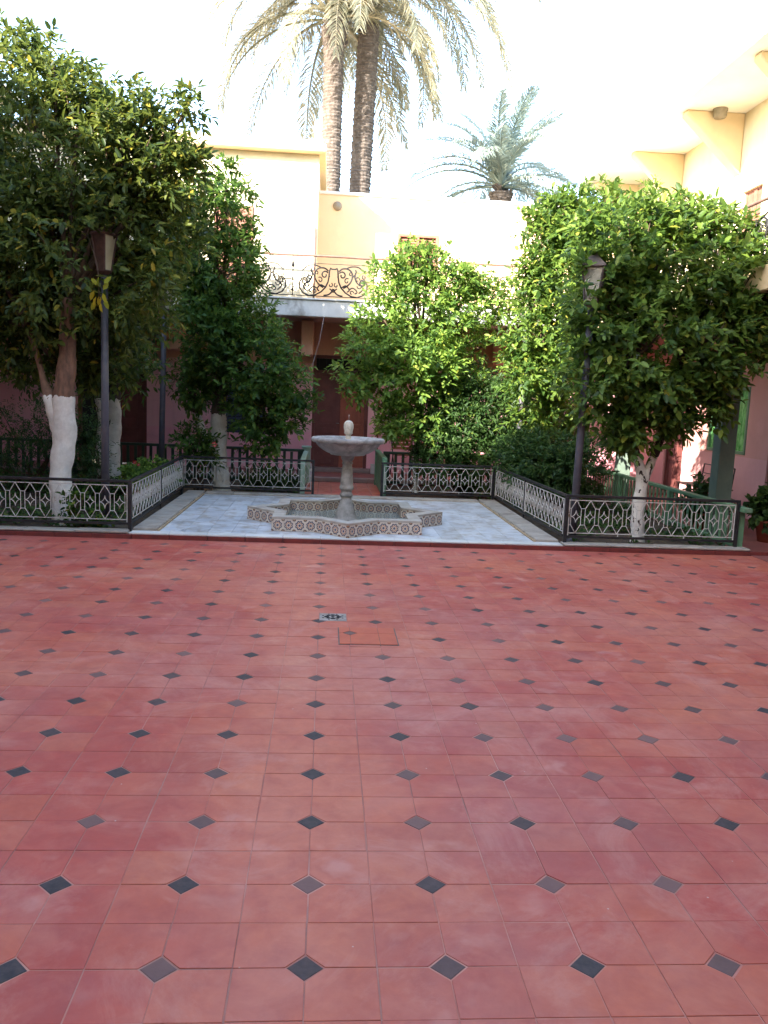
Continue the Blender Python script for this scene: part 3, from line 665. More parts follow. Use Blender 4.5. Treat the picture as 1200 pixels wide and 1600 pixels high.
# ------------------------------------------------------------------ lamp posts
def lamp(x, y, z0, zl, label, body, glass, w0=.065, w1=.125, hgt=.36, lean=(0, 0), roof=.1, rz=0., cap=.026):
    t = thing('lamp_post', label, 'lamp', (x, y, z0), rz, 'four courtyard lamp posts'); h = zl-z0
    lx, ly = lean
    b = MB(); b.tube([(0, 0, 0), (lx*.5, ly*.5, h*.5), (lx, ly, h)], [.046, .042, .038], 16); b.build('pole', 'post_grey', t)
    b = MB(); b.lathe([(.075, 0), (.075, .03), (.055, .06), (.048, .10)], 16); b.build('base_collar', 'post_grey', t)
    b = MB(); b.lathe([(.04, h-.03), (.062, h-.02), (.062, h), (.08, h+.006), (.001, h+.008)], 16, (lx, ly)); b.build('collar', body, t)
    zb, zt = h+.012, h+.012+hgt
    c0 = [(-w0, -w0), (w0, -w0), (w0, w0), (-w0, w0)]; c1 = [(-w1, -w1), (w1, -w1), (w1, w1), (-w1, w1)]
    b = MB()
    for k in range(4):
        b.beam((lx+c0[k][0], ly+c0[k][1], zb), (lx+c1[k][0], ly+c1[k][1], zt), .016, .016)
        k2 = (k+1) % 4
        b.beam((lx+c0[k][0], ly+c0[k][1], zb), (lx+c0[k2][0], ly+c0[k2][1], zb), .018, .018)
        b.beam((lx+c1[k][0], ly+c1[k][1], zt), (lx+c1[k2][0], ly+c1[k2][1], zt), .02, .02)
    fr = b.build('lantern_frame', body, t)
    for k in range(4):
        k2 = (k+1) % 4; f_ = .93
        g_ = MB(); vs = [(lx+c0[k][0]*f_, ly+c0[k][1]*f_, zb+.004), (lx+c0[k2][0]*f_, ly+c0[k2][1]*f_, zb+.004), (lx+c1[k2][0]*f_, ly+c1[k2][1]*f_, zt-.006), (lx+c1[k][0]*f_, ly+c1[k][1]*f_, zt-.006)]
        vi = [(lx+(v[0]-lx)*.95, ly+(v[1]-ly)*.95, v[2]) for v in vs]
        g_.add(vs+vi, [(0, 1, 2, 3), (7, 6, 5, 4), (0, 4, 5, 1), (1, 5, 6, 2), (2, 6, 7, 3), (3, 7, 4, 0)]); g_.build('pane', glass[k], t)
    b = MB(); e = w1+cap; zr = zt+.012
    b.add([(lx-e, ly-e, zr), (lx+e, ly-e, zr), (lx+e, ly+e, zr), (lx-e, ly+e, zr), (lx-.035, ly-.035, zr+roof), (lx+.035, ly-.035, zr+roof), (lx+.035, ly+.035, zr+roof), (lx-.035, ly+.035, zr+roof),
           (lx-e, ly-e, zr-.016), (lx+e, ly-e, zr-.016), (lx+e, ly+e, zr-.016), (lx-e, ly+e, zr-.016)],
          [(0, 1, 5, 4), (1, 2, 6, 5), (2, 3, 7, 6), (3, 0, 4, 7), (4, 5, 6, 7), (8, 9, 1, 0), (9, 10, 2, 1), (10, 11, 3, 2), (11, 8, 0, 3), (11, 10, 9, 8)])
    rf = b.build('roof', body, t)
    b = MB(); b.lathe([(.02, zr+roof), (.028, zr+roof+.012), (.018, zr+roof+.03), (.001, zr+roof+.042)], 12, (lx, ly)); b.build('knob', body, rf)
    return t
l1 = lamp(-2.45, 9.49, 0, 2.79, 'lamp post with brown lantern, its lit side pane coloured cream, beside the thick whitewashed trunk', 'lantern_brown', ['lantern_brown', 'cream_glass', 'cream_glass', 'lantern_brown'], .050, .092, .38, roof=.05, rz=R(-28), cap=.014)  # front pane coloured dark, side pane cream, as light falls on them
for c in [o for o in bpy.data.objects if o.parent == l1 and o.name.startswith(('lantern', 'pane', 'roof'))]: pass
lamp(2.83, 9.23, 0, 2.66, 'lamp post with faded pink lantern half buried in the forked tree at the right', 'lantern_pink', ['clear_glass']*4, .066, .112, .40, (.03, 0), .11, rz=R(-24))
lamp(-2.5, 12.9, 0, 2.72, 'lamp post farther back on the left, its lantern hidden in dark leaves', 'lantern_pink', ['lantern_brown', 'cream_glass', 'cream_glass', 'dusty_glass'], .055, .095, .34, (.05, 0), roof=.07, rz=R(-28))
lamp(3.0, 12.9, 0, 2.86, 'lamp post with small pale lantern behind the right hand trees', 'lantern_pink', ['cream_glass']*4, .06, .11, .34)

# ------------------------------------------------------------------ buildings
def wall_grid(b, u0, u1, z0, z1, opens, depth, axis, c, side=1):
    """solid wall with rectangular openings; axis 'x': runs along x with its front face at y=c, body towards side*depth"""
    def bx(a, e, p, q):
        if e-a < 1e-4 or q-p < 1e-4: return
        lo, hi = (c, c+side*depth) if side > 0 else (c+side*depth, c)
        if axis == 'x': b.box(a, lo, p, e, hi, q)
        else: b.box(lo, a, p, hi, e, q)
    opens = sorted(opens); cur = u0
    for (a, e, p, q) in opens:
        bx(cur, a, z0, z1); bx(a, e, z0, p); bx(a, e, q, z1); cur = e
    bx(cur, u1, z0, z1); return b
def leaf_door(parent, u0, u1, z0, z1, c, axis, side, mat, panels, name='door_leaf', handle=None, hname='door_handle'):
    """one framed and panelled door or shutter leaf"""
    def bx(b, a, e, p, q, d0, d1, ch=.003):
        lo, hi = sorted((c+side*d0, c+side*d1))
        if axis == 'x': b.box(a, lo, p, e, hi, q, ch)
        else: b.box(lo, a, p, hi, e, q, ch)
    b = MB(); bx(b, u0, u1, z0, z1, .012, .04); d = b.build(name, mat, parent)
    W = u1-u0; fr = .075*W/.5
    b = MB(); bx(b, u0, u0+fr, z0, z1, -.004, .0118); bx(b, u1-fr, u1, z0, z1, -.004, .0118); zz = z0
    tot = sum(panels); H = (z1-z0); ft_ = .05
    edges = [z0]; 
    for p in panels: edges.append(edges[-1]+H*p/tot)
    for e in edges:
        bx(b, u0+fr+.0005, u1-fr-.0005, max(z0, e-ft_/2), min(z1, e+ft_/2), -.003, .0118)
    o = b.build('door_frame_boards', mat, d)
    for e0, e1 in zip(edges, edges[1:]):
        b = MB(); m_ = .035; bx(b, u0+fr+m_, u1-fr-m_, e0+ft_/2+m_, e1-ft_/2-m_, .002, .0118, .006)
        if e1-e0 > .2: b.build('panel', mat, d)
    if handle:
        hu, hz = handle; b = MB()
        if axis == 'x': b.tube([(hu, c, hz), (hu, c-.035*side, hz), (hu+.05, c-.045*side, hz)], .008, 8)
        else: b.tube([(c, hu, hz), (c-.035*side, hu, hz), (c-.045*side, hu+.05, hz)], .008, 8)
        b.build(hname, 'metal', d)
    return d

YB = 16.4; ZS0, ZS1, YS = 2.9, 3.18, 14.8
bk = thing('gallery_house', 'pink and cream two storey house with balcony, at the back of the courtyard', 'building', (0, YB, 0))
def bb(mb, name, mat, parent=None, bev=0.):
    """build in world coordinates under bk-type parents: subtract the parent's location"""
    p = parent or bk; l = PL[p.name]
    mb.v = [(x-l[0], y-l[1], z-l[2]) for x, y, z in mb.v]; return mb.build(name, mat, p, bev=bev)
PL = {bk.name: (0, YB, 0)}
b = MB()
wall_grid(b, -6.5, 6.6, .1, ZS1-.02, [(-4.75, -3.45, .1, 2.2), (-2.0, -1.2, .78, 1.75), (-.30, .80, .16, 2.33), (3.6, 4.5, .1, 2.15)], .25, 'x', YB)
bb(b, 'ground_floor_wall', 'pink_wall')
b = MB(); b.box(-6.5, YB+.6, .1, 6.6, YB+.7, 3.1); bb(b, 'shade_sheet', 'dark')  # near-black sheet behind the openings, painted shade of the rooms
# double maroon door
fr = MB()
for (x0, x1, z0, z1) in ((-.30, -.235, .16, 2.33), (.735, .80, .16, 2.33), (-.234, .734, 2.27, 2.33), (-.234, .734, 1.99, 2.045)): fr.box(x0, YB+.03, z0, x1, YB+.13, z1, .004)
dfr = bb(fr, 'door_frame', 'wood_red'); dfr['label'] = 'maroon frame of the double door facing the fountain'
b = MB(); b.box(-.232, YB+.08, 2.047, .732, YB+.09, 2.268); bb(b, 'transom_pane', 'dark')
b = MB()
for k in range(7): b.beam((-.18+k*.145, YB+.07, 2.047), (-.18+k*.145, YB+.07, 2.268), .014, .014)
bb(b, 'transom_bars', 'iron')
class Sub: pass
d1 = leaf_door(bk, -.233, .247, .17, 1.985, .05, 'x', 1, 'wood_red', (.9, .35, 1.5), handle=(.19, 1.03)); d1.location = (0, 0, 0)
d2 = leaf_door(bk, .253, .733, .17, 1.985, .085, 'x', 1, 'wood_red_sunlit', (.9, .35, 1.5))
# left doorway: one leaf open (black void), one closed
fr = MB()
for (x0, x1, z0, z1) in ((-4.75, -4.69, .1, 2.2), (-3.51, -3.45, .1, 2.2), (-4.689, -3.511, 2.14, 2.2)): fr.box(x0, YB+.03, z0, x1, YB+.13, z1, .004)
bb(fr, 'door_frame', 'wood_red')
leaf_door(bk, -4.08, -3.515, .11, 2.135, .06, 'x', 1, 'wood_red', (.9, .35, 1.5))
leaf_door(bk, 3.62, 4.48, .11, 2.14, .06, 'x', 1, 'wood_red', (.9, 1.5))
# blue-grey shuttered window
fr = MB()
for (x0, x1, z0, z1) in ((-2.0, -1.95, .78, 1.75), (-1.25, -1.2, .78, 1.75), (-1.949, -1.251, 1.70, 1.75), (-1.949, -1.251, .78, .83)): fr.box(x0, YB-.01, z0, x1, YB+.1, z1, .004)
wf = bb(fr, 'window_frame', 'shutter_blue')
for x in (-1.948, -1.598):
    b = MB()
    for k in range(14): b.box(x+.03, YB+.02+.0, .85+k*.06, x+.315, YB+.05, .895+k*.06)
    b.box(x, YB+.015, .832, x+.03, YB+.06, 1.698); b.box(x+.315, YB+.015, .832, x+.345, YB+.06, 1.698); bb(b, 'shutter', 'shutter_blue')
# downstand beams under the balcony, pipe
for x in (-4.9, -2.8, -.40, 1.6, 3.3):
    b = MB(); b.box(x-.11, 15.55, 2.28, x+.11, YB-.002, ZS0-.002, .01); bb(b, 'bracket_beam', 'pink_wall')
b = MB(); b.box(-.40-.11, YB-.06, .1, -.40+.11, YB-.001, 2.278, .008); bb(b, 'pilaster', 'pink_wall')
b = MB(); b.tube([(1.0, YB-.03, .12), (1.0, YB-.03, 2.6)], .018, 8); bb(b, 'downpipe', 'wood_chair')
# arch-headed niche seen between the trees on the right
# balcony slab with downturned fascia
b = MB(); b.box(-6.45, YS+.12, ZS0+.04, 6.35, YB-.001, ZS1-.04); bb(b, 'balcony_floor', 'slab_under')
b = MB(); b.box(-6.45, YS, ZS0, 4.72, YS+.119, ZS1, .012); bb(b, 'balcony_fascia', 'slab')
b = MB(); b.box(-6.45, YS-.03, ZS1+.001, 4.70, YS+.14, ZS1+.03, .006); bb(b, 'balcony_lip', 'slab')
# upper storey: cream block (left, standing forward) and peach block (right)
YL = 15.15; XL = -.27
b = MB(); wall_grid(b, -6.5, XL, ZS1-.02, 5.66, [(-2.05, -1.37, ZS1-.02, 4.75), (-4.6, -3.9, 3.9, 4.75)], .25, 'x', YL); bb(b, 'upper_cream_wall', 'cream_wall')
b = MB(); b.box(XL-.25, YL+.251, ZS1-.02, XL, YB+4, 5.66); bb(b, 'upper_side_wall', 'peach_wall')
b = MB(); b.box(-6.7, YL-.22, 5.662, XL+.12, YB+4.1, 5.79, .012); bb(b, 'roof_slab', 'peach_wall')
b = MB(); b.box(-6.7, YL-.16, 5.791, XL+.06, YL+.02, 5.86, .01); bb(b, 'parapet', 'peach_wall')
b = MB(); b.box(-6.5, YL+.5, ZS1, XL-.26, YL+.6, 5.6); bb(b, 'upper_shade_sheet', 'dark')
b = MB(); wall_grid(b, XL+.001, 6.6, ZS1-.02, 5.30, [(1.24, 2.02, 3.95, 4.66)], .25, 'x', YB); bb(b, 'upper_peach_wall', 'peach_wall')
b = MB(); b.box(XL+.002, YB-.03, 5.301, 6.6, YB+.28, 5.36, .01); bb(b, 'parapet', 'white_wall')
# brown shutter door on the cream block
leaf_door(bk, -2.04, -1.72, ZS1, 4.74, YL-YB+.02, 'x', 1, 'wood_brown', (.6, .5, .5, .4))
leaf_door(bk, -1.70, -1.38, ZS1, 4.74, YL-YB-.02, 'x', 1, 'wood_brown', (.6, .5, .5, .4))
leaf_door(bk, -4.58, -4.26, 3.9, 4.74, YL-YB+.02, 'x', 1, 'wood_brown', (.6, .5))
leaf_door(bk, -4.24, -3.92, 3.9, 4.74, YL-YB+.02, 'x', 1, 'wood_brown', (.6, .5))
# slatted window on the peach block
fr = MB()
for (x0, x1, z0, z1) in ((1.24, 1.29, 3.95, 4.66), (1.97, 2.02, 3.95, 4.66), (1.291, 1.969, 4.61, 4.66), (1.291, 1.969, 3.95, 4.0), (1.61, 1.65, 4.001, 4.609)): fr.box(x0, YB-.02, z0, x1, YB+.08, z1, .004)
bb(fr, 'window_frame', 'wood_brown')
for x0, x1 in ((1.292, 1.608), (1.652, 1.968)):
    b = MB()
    for k in range(12):
        z = 4.01+k*.049; b.add([(x0, YB+.01, z), (x1, YB+.01, z), (x1, YB+.04, z+.04), (x0, YB+.04, z+.04), (x0, YB+.014, z-.005), (x1, YB+.014, z-.005), (x1, YB+.044, z+.035), (x0, YB+.044, z+.035)],
                          [(0, 1, 2, 3), (7, 6, 5, 4), (0, 4, 5, 1), (2, 6, 7, 3)])
    bb(b, 'louvre', 'wood_brown')
b = MB(); b.box(1.2, YB+.2, 3.9, 2.1, YB+.24, 4.7); bb(b, 'window_shade_sheet', 'dark')
# round wall lamp, thin downpipe at the block corner
b = MB(); b.v = []; b.lathe([(.001, -.06), (.04, -.058), (.075, -.035), (.085, -.012), (.085, 0)], 24)
b.v = [(.075+x, YB+z, 5.10+y) for x, y, z in b.v]; bb(b, 'wall_lamp', 'dusty_glass')
b = MB(); b.tube([(XL-.03, YL-.03, 3.2), (XL-.03, YL-.03, 4.45)], .014, 8); bb(b, 'drain_pipe', 'rail_wood')

# balcony railings of scrolled iron
def spiral(cx, cz, r0_, r1_, a0, a1, n=14):
    return [(cx+(r0_+(r1_-r0_)*k/(n-1))*math.cos(a0+(a1-a0)*k/(n-1)), cz+(r0_+(r1_-r0_)*k/(n-1))*math.sin(a0+(a1-a0)*k/(n-1))) for k in range(n)]
def smooth_curve(P, sub=4):
    out = []
    for i in range(len(P)-1):
        p0, p1, p2, p3 = P[max(i-1, 0)], P[i], P[i+1], P[min(i+2, len(P)-1)]
        for k in range(sub):
            t = k/sub
            out.append(tuple(.5*((2*p1[j])+(-p0[j]+p2[j])*t+(2*p0[j]-5*p1[j]+4*p2[j]-p3[j])*t*t+(-p0[j]+3*p1[j]-3*p2[j]+p3[j])*t**3) for j in (0, 1)))
    out.append(P[-1]); return out
BR0, BR1 = 3.255, 3.90
def scroll_mesh():
    b = MB(); K = .00245; KZ = .0026
    def crv(P, r=.0085, mirror=True):
        r *= 1.65
        P = smooth_curve(P) if len(P) < 12 else P
        for s_ in ((1, -1) if mirror else (1,)):
            pts = [(s_*x*K, 0, BR0+z*KZ) for x, z in P]; b.tube(pts, r, 5)
    crv([(12, 178), (22, 185), (30, 165), (32, 130), (38, 95), (55, 60), (85, 30), (125, 8), (170, 2), (212, 18), (236, 50), (238, 85), (222, 112), (195, 118)])
    crv([(195, 118)]+spiral(205, 95, 22, 8, math.pi*.6, math.pi*3.0, 12))
    crv([(38, 165), (60, 182), (95, 184), (125, 165), (132, 130), (118, 95), (92, 70), (70, 58)])
    crv(spiral(62, 140, 26, 9, 2.6, -3.6, 16), .0075)
    crv([(132, 130), (150, 150), (160, 170), (150, 178)], .0075)
    crv([(155, 165), (150, 130), (168, 95), (195, 80), (212, 60)], .0085)
    crv(spiral(168, 118, 18, 6, 0, 5.4, 12), .0075)
    crv([(60, 62), (85, 75), (105, 62), (112, 45), (98, 35)], .0075)
    crv([(110, 48), (135, 62), (160, 50), (168, 34), (152, 26)], .0075)
    crv([(180, 30), (200, 45), (212, 62)], .0075)
    crv([(92, 188), (130, 200), (175, 196), (210, 172), (222, 160)], .007)
    crv([(2, 52), (12, 30), (35, 12), (68, 6)], .0085)
    crv([(0, 28), (14, 44), (26, 52)], .0075)
    for x, z in ((30, 130), (132, 130), (150, 150), (85, 30), (118, 95), (185, 118), (60, 62)):
        for s_ in (-1, 1):
            v = [(s_*x*K+.016*dx, .012*dy, BR0+z*KZ+.016*dz) for dx, dy, dz in ((1, 0, 0), (-1, 0, 0), (0, 1, 0), (0, -1, 0), (0, 0, 1), (0, 0, -1))]
            b.add(v, [(0, 2, 4), (2, 1, 4), (1, 3, 4), (3, 0, 4), (2, 0, 5), (1, 2, 5), (3, 1, 5), (0, 3, 5)])
    for cx, cz, r_, a0, a1 in ((95, 105, 20, 1, 6.5), (185, 75, 18, 3, 9), (130, 30, 16, 0, 5), (20, 75, 16, 2, 7), (215, 135, 15, 2, 8), (120, 150, 14, 0, 5.5)):
        crv(spiral(cx, cz, r_, 5, a0, a1, 11), .006)
    b.beam((-.045, 0, BR0+178*KZ), (.045, 0, BR0+178*KZ), .012, .02)
    return b.mesh('scroll_motif', 'iron')
def spindle_mesh():
    b = MB(); b.lathe([(.008, BR0), (.009, BR0+.06), (.024, BR0+.09), (.009, BR0+.13), (.007, BR0+.24), (.016, BR0+.27), (.007, BR0+.30), (.008, BR0+.43), (.012, BR0+.47), (.032, BR0+.50), (.026, BR0+.53), (.012, BR0+.56), (.008, BR1)], 10)
    for s_ in (-1, 1): b.tube([(0, 0, BR0+.46), (s_*.03, 0, BR0+.5), (s_*.055, 0, BR0+.475)], .006, 5); b.tube([(0, 0, BR0+.27), (s_*.06, 0, BR0+.275), (s_*.11, 0, BR0+.26)], .005, 5)
    return b.mesh('spindle', 'iron')
SCM, SPM = scroll_mesh(), spindle_mesh()
def balcony_rail(parent, p, q, start, name='balcony_railing'):
    """top rail is the railing part; bars and motifs are its sub-parts. p,q in the parent's frame"""
    p, q = Vector(p), Vector(q); L = (q-p).length; a = math.atan2(q.y-p.y, q.x-p.x)
    b = MB(); n = 24
    b.tube([(L*k/n, 0, BR1+.03+rng.gauss(0, .003)) for k in range(n+1)], .020, 8)
    r = b.build(name, 'rail_wood', parent, p, a)
    b = MB(); b.beam((0, 0, BR0), (L, 0, BR0), .010, .014); b.beam((0, 0, BR0+195*.0026+.04), (L, 0, BR0+195*.0026+.04), .008, .008); b.build('rail_bars', 'iron', r)
    x = start
    while x < L-.3:
        if x > .2:
            inst('scroll_motif', SCM, r, (x, 0, 0))
        if x+.7 < L: inst('spindle', SPM, r, (x+.7, 0, 0))
        x += 1.4
    for x in (0.02, L-.02):
        b = MB(); b.box(x-.016, -.016, ZS1, x+.016, .016, BR1+.02, .002); b.build('rail_post', 'iron', r)
    return r
balcony_rail(bk, (-6.3, YS+.05-YB, 0), (4.70, YS+.05-YB, 0), 6.3+.04-1.4*4)

# right hand wing
XR = 6.25; XS = 4.75
rw = thing('gallery_wing', 'cream and pink wing with green columns and bracketed roof, right side of the courtyard', 'building', (XR, 6, 0)); PL[rw.name] = (XR, 6, 0)
def rb(mb, name, mat, bev=0.): return bb(mb, name, mat, rw, bev)
b = MB(); wall_grid(b, -3, 16.39, .0, 3.16, [(12.10, 13.35, .93, 1.95), (14.3, 15.1, .0, 2.1), (10.55, 11.45, .0, 2.15), (6.4, 7.3, 0, 2.15), (8.2, 9.2, .9, 1.95)], .25, 'y', XR); rb(b, 'ground_floor_wall', 'pink_wall_r')
b = MB(); b.box(XR+.6, -3, 0, XR+.7, 16, 3.1); rb(b, 'shade_sheet', 'dark')
fr = MB()
for (y0, y1, z0, z1) in ((12.10, 12.15, .93, 1.95), (13.30, 13.35, .93, 1.95), (12.151, 13.299, 1.9, 1.95), (12.151, 13.299, .93, .98), (12.70, 12.74, .981, 1.899)): fr.box(XR-.015, y0, z0, XR+.06, y1, z1, .004)
rb(fr, 'window_frame', 'green')
for y0, y1 in ((12.151, 12.699), (12.741, 13.299)):
    b = MB(); b.box(XR+.02, y0, .981, XR+.03, y1, 1.899); p = rb(b, 'pane', 'green_glass'); p['label'] = 'mottled bright green window pane in the pink wall'
for (y0, y1, zt) in ((14.3, 15.1, 2.1), (10.55, 11.45, 2.15), (6.4, 7.3, 2.15)):
    fr = MB(); fr.box(XR+.03, y0, .0, XR+.12, y0+.05, zt, .004); fr.box(XR+.03, y1-.05, 0, XR+.12, y1, zt, .004); fr.box(XR+.03, y0+.051, zt-.05, XR+.12, y1-.051, zt, .004); rb(fr, 'door_frame', 'wood_red')
    for k in range(2):
        ya = y0+.052+k*(y1-y0-.104)/2; leaf_door(rw, ya-6, ya-6+(y1-y0-.104)/2-.003, .01, zt-.055, .06, 'y', 1, 'wood_red', (.9, .35, 1.5))
fr = MB(); 
for (y0, y1, z0, z1) in ((8.2, 8.25, .9, 1.95), (9.15, 9.2, .9, 1.95), (8.251, 9.149, 1.9, 1.95), (8.251, 9.149, .9, .95)): fr.box(XR-.015, y0, z0, XR+.06, y1, z1, .004)
rb(fr, 'window_frame', 'green')
b = MB(); b.box(XR+.02, 8.251, .951, XR+.03, 9.149, 1.899); rb(b, 'pane', 'green_glass')
for y in (3.15, 6.55, 9.95, 13.4):
    b = MB(); b.box(XS+.02, y-.10, .0, XS+.22, y+.10, ZS0-.06, .012); rb(b, 'column', 'grey_green')
    b = MB(); b.box(XS+.01, y-.13, ZS0-.059, XS+.24, y+.13, ZS0-.001, .01); rb(b, 'column_head', 'peach_wall')
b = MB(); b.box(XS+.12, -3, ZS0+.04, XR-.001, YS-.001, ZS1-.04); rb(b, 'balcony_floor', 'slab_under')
b = MB(); b.box(XS-.03, -3, ZS0, XS+.119, YS-.002, ZS1, .012); rb(b, 'balcony_fascia', 'peach_wall')
b = MB(); wall_grid(b, -3, 18.2, 3.161, 6.1, [(6.4, 7.3, 3.18, 5.2), (9.6, 10.5, 3.18, 5.2), (12.35, 12.95, 3.95, 4.90)], .25, 'y', XR); rb(b, 'upper_wall', 'cream_wall')
b = MB(); b.box(XR+.6, -3, 3.2, XR+.7, 18, 6.0); rb(b, 'upper_shade_sheet', 'dark')
for (y0, y1, z0, z1) in ((6.4, 7.3, 3.19, 5.2), (9.6, 10.5, 3.19, 5.2), (12.35, 12.95, 3.95, 4.9)):
    for k in range(2):
        ya = y0+k*(y1-y0)/2; leaf_door(rw, ya-6+.003, ya-6+(y1-y0)/2-.003, z0, z1, .05, 'y', 1, 'wood_brown', (.9, .35, 1.2))
# roof overhang and triangular brackets
b = MB(); b.box(5.12, -3, 6.101, XR+1.5, 18.0, 6.22, .02); rb(b, 'roof_overhang', 'soffit')
b = MB(); b.box(5.10, -3, 6.221, 5.25, 18.05, 6.32, .02); rb(b, 'roof_parapet', 'soffit')
for y in (2.2, 4.4, 6.6, 8.8, 11.0, 13.2, 15.4, 17.6):
    b = MB(); y0, y1 = y-.10, y+.10
    P = [(XR-.001, 6.10), (XR-.92, 6.10), (XR-.92, 6.03), (XR-.001, 5.20)]
    b.add([(x, y0, z) for x, z in P]+[(x, y1, z) for x, z in P], [(0, 1, 2, 3), (7, 6, 5, 4), (0, 4, 5, 1), (1, 5, 6, 2), (2, 6, 7, 3), (3, 7, 4, 0)]); rb(b, 'roof_bracket', 'bracket_paint', .02)
for y in (13.0, 8.0):
    b = MB(); b.lathe([(.11, 6.10), (.11, 6.07), (.10, 6.065), (.10, 6.0), (.085, 5.97), (.001, 5.96)], 20, (5.80, y)); rb(b, 'ceiling_lamp', 'dusty_glass')
balcony_rail(rw, (XS+.05-XR, 14.72-6, 0), (XS+.05-XR, -3-6, 0), .9)

# left wing and the tall house behind the viewer (they shade the court)
lw_ = thing('gallery_wing', 'pink and cream two storey wing along the left side of the courtyard', 'building', (-6.45, 6, 0)); PL[lw_.name] = (-6.45, 6, 0)
def lb(mb, name, mat): return bb(mb, name, mat, lw_)
b = MB(); wall_grid(b, -3, 16.39, 0, 3.16, [(5, 5.9, 0, 2.1), (9.2, 10.1, .9, 1.9), (12.8, 13.7, 0, 2.1)], .25, 'y', -6.45, -1); lb(b, 'ground_floor_wall', 'pink_wall_r')
b = MB(); wall_grid(b, -3, 15.44, 3.161, 6.1, [(5, 5.9, 3.9, 4.9), (9.2, 10.1, 3.9, 4.9)], .25, 'y', -6.45, -1); lb(b, 'upper_wall', 'cream_wall')
b = MB(); b.box(-7.2, -3, 0, -7.1, 16, 6.0); lb(b, 'shade_sheet', 'dark')
b = MB(); b.box(-8.0, -3, 6.101, -5.3, 15.2, 6.3, .01); lb(b, 'roof_overhang', 'cream_wall')
b = MB(); b.box(-6.449, -3, ZS0, -5.35, YS-.001, ZS1, .01); lb(b, 'balcony_floor', 'slab')
for (y0, y1, z0, z1) in ((5, 5.9, .01, 2.1), (12.8, 13.7, .01, 2.1), (9.2, 10.1, .9, 1.9), (5, 5.9, 3.9, 4.9), (9.2, 10.1, 3.9, 4.9)): leaf_door(lw_, y0-6+.003, y1-6-.003, z0, z1, -.05, 'y', -1, 'wood_red', (.9, .35, 1.2))
sw = thing('tall_house', 'tall pink and cream house on the near side of the courtyard', 'building', (0, -3, 0)); PL[sw.name] = (0, -3, 0)
b = MB(); wall_grid(b, -14, 8, 0, 3.2, [(-4, -3, 0, 2.1), (-1, .2, 0, 2.3), (3, 4, .9, 1.9)], .3, 'x', -3.02, -1); bb(b, 'ground_floor_wall', 'pink_wall_r', sw)
b = MB(); wall_grid(b, -14, 8, 3.201, 11.5, [(-4, -3, 4, 5.2), (-1, .2, 4, 5.2), (3, 4, 4, 5.2)], .3, 'x', -3.02, -1); bb(b, 'upper_wall', 'cream_wall', sw)
b = MB(); b.box(-14.1, -8, 11.501, 8.1, -2.85, 11.65, .01); bb(b, 'roof_slab', 'cream_wall', sw)
b = MB(); b.box(-14, -4.0, 0, 8, -3.9, 10.9); bb(b, 'shade_sheet', 'dark', sw)
for (x0, x1, z0, z1) in ((-4, -3, .01, 2.1), (-1, .2, .01, 2.3), (3, 4, .9, 1.9), (-4, -3, 4, 5.2), (-1, .2, 4, 5.2), (3, 4, 4, 5.2)): leaf_door(sw, x0+.003, x1-.003, z0, z1, -.07, 'x', -1, 'wood_red', (.9, .35, 1.2))
fb = thing('roof_house', 'pale distant house showing faintly above the roof between the palms', 'building', (1.8, 34, 0))
b = MB(); wall_grid(b, -4.2, 3.0, 0, 9.2, [(-2.6, -1.8, 6.6, 7.8), (.6, 1.4, 6.6, 7.8)], .3, 'x', 0); b.build('wall', 'white_wall', fb)
b = MB(); b.box(-4.4, -.2, 9.201, 3.2, 5, 9.4, .02); b.build('roof', 'peach_wall', fb)
b = MB(); b.box(-4.1, 1, 0, 2.9, 1.1, 9.1); b.build('shade_sheet', 'dark', fb)
for x in (-2.6, .6): b = MB(); b.box(x+.003, .12, 6.603, x+.797, .16, 7.797, .01); b.build('window_shutter', 'wood_brown', fb)

for i, (pa, pb, lab) in enumerate((((420, 255, 19), (640, 243, 19), 'thin dark cable sagging across the sky behind the tall palm trunks'), ((505, 262, 18.5), (720, 240, 18.5), 'second thin cable, crossing just below the other between the palms'))):
    def WW(px, py, Y):
        d = rt*((px-600)/FPX)-up*((py-800)/FPX)+fw; t = Y/d.y; return Vector((d.x*t, Y, CAMZ+d.z*t))
    a_, b_ = WW(*pa), WW(*pb); b = MB(); b.tube([a_.lerp(b_, k/12)-Vector((0, 0, .18*math.sin(math.pi*k/12))) for k in range(13)], .007, 5); tag(b.build('cable', 'iron'), lab, 'cable')
# ------------------------------------------------------------------ small things on the ground floor
ch = thing('folding_chair', 'reddish wooden chair with curved metal frame against the pink wall right of the door', 'chair', (1.46, 15.75, .1), R(8))
for s_ in (-1, 1):
    b = MB(); b.tube([(s_*.2, .18, 0), (s_*.2, .02, .30), (s_*.2, -.02, .40), (s_*.2, .12, .60), (s_*.2, .16, .74), (s_*.19, .14, .78)], .011, 8); b.build('side_frame', 'iron', ch)
    b = MB(); b.tube([(s_*.18, -.2, 0), (s_*.18, -.02, .22), (s_*.18, .1, .40)], .011, 8); b.build('front_leg', 'iron', ch)
for k in range(5): b = MB(); b.box(-.19, -.2+k*.07, .40, .19, -.145+k*.07, .418, .003); b.build('seat_slat', 'wood_chair', ch)
for k in range(4): b = MB(); b.box(-.19, .10+k*.018, .50+k*.07, .19, .118+k*.018, .552+k*.07, .003); b.build('back_slat', 'wood_chair', ch)
bn = thing('metal_bench', 'thin framed metal bench in the right corridor behind the green fence', 'bench', (5.75, 12.3, 0), R(90))
for x in (-.5, .5):
    for y in (-.17, .17): b = MB(); b.tube([(x, y, 0), (x, y, .42)], .012, 6); b.build('leg', 'iron', bn)
b = MB(); b.box(-.55, -.2, .42, .55, .2, .44, .004); b.build('seat', 'rail_wood', bn)
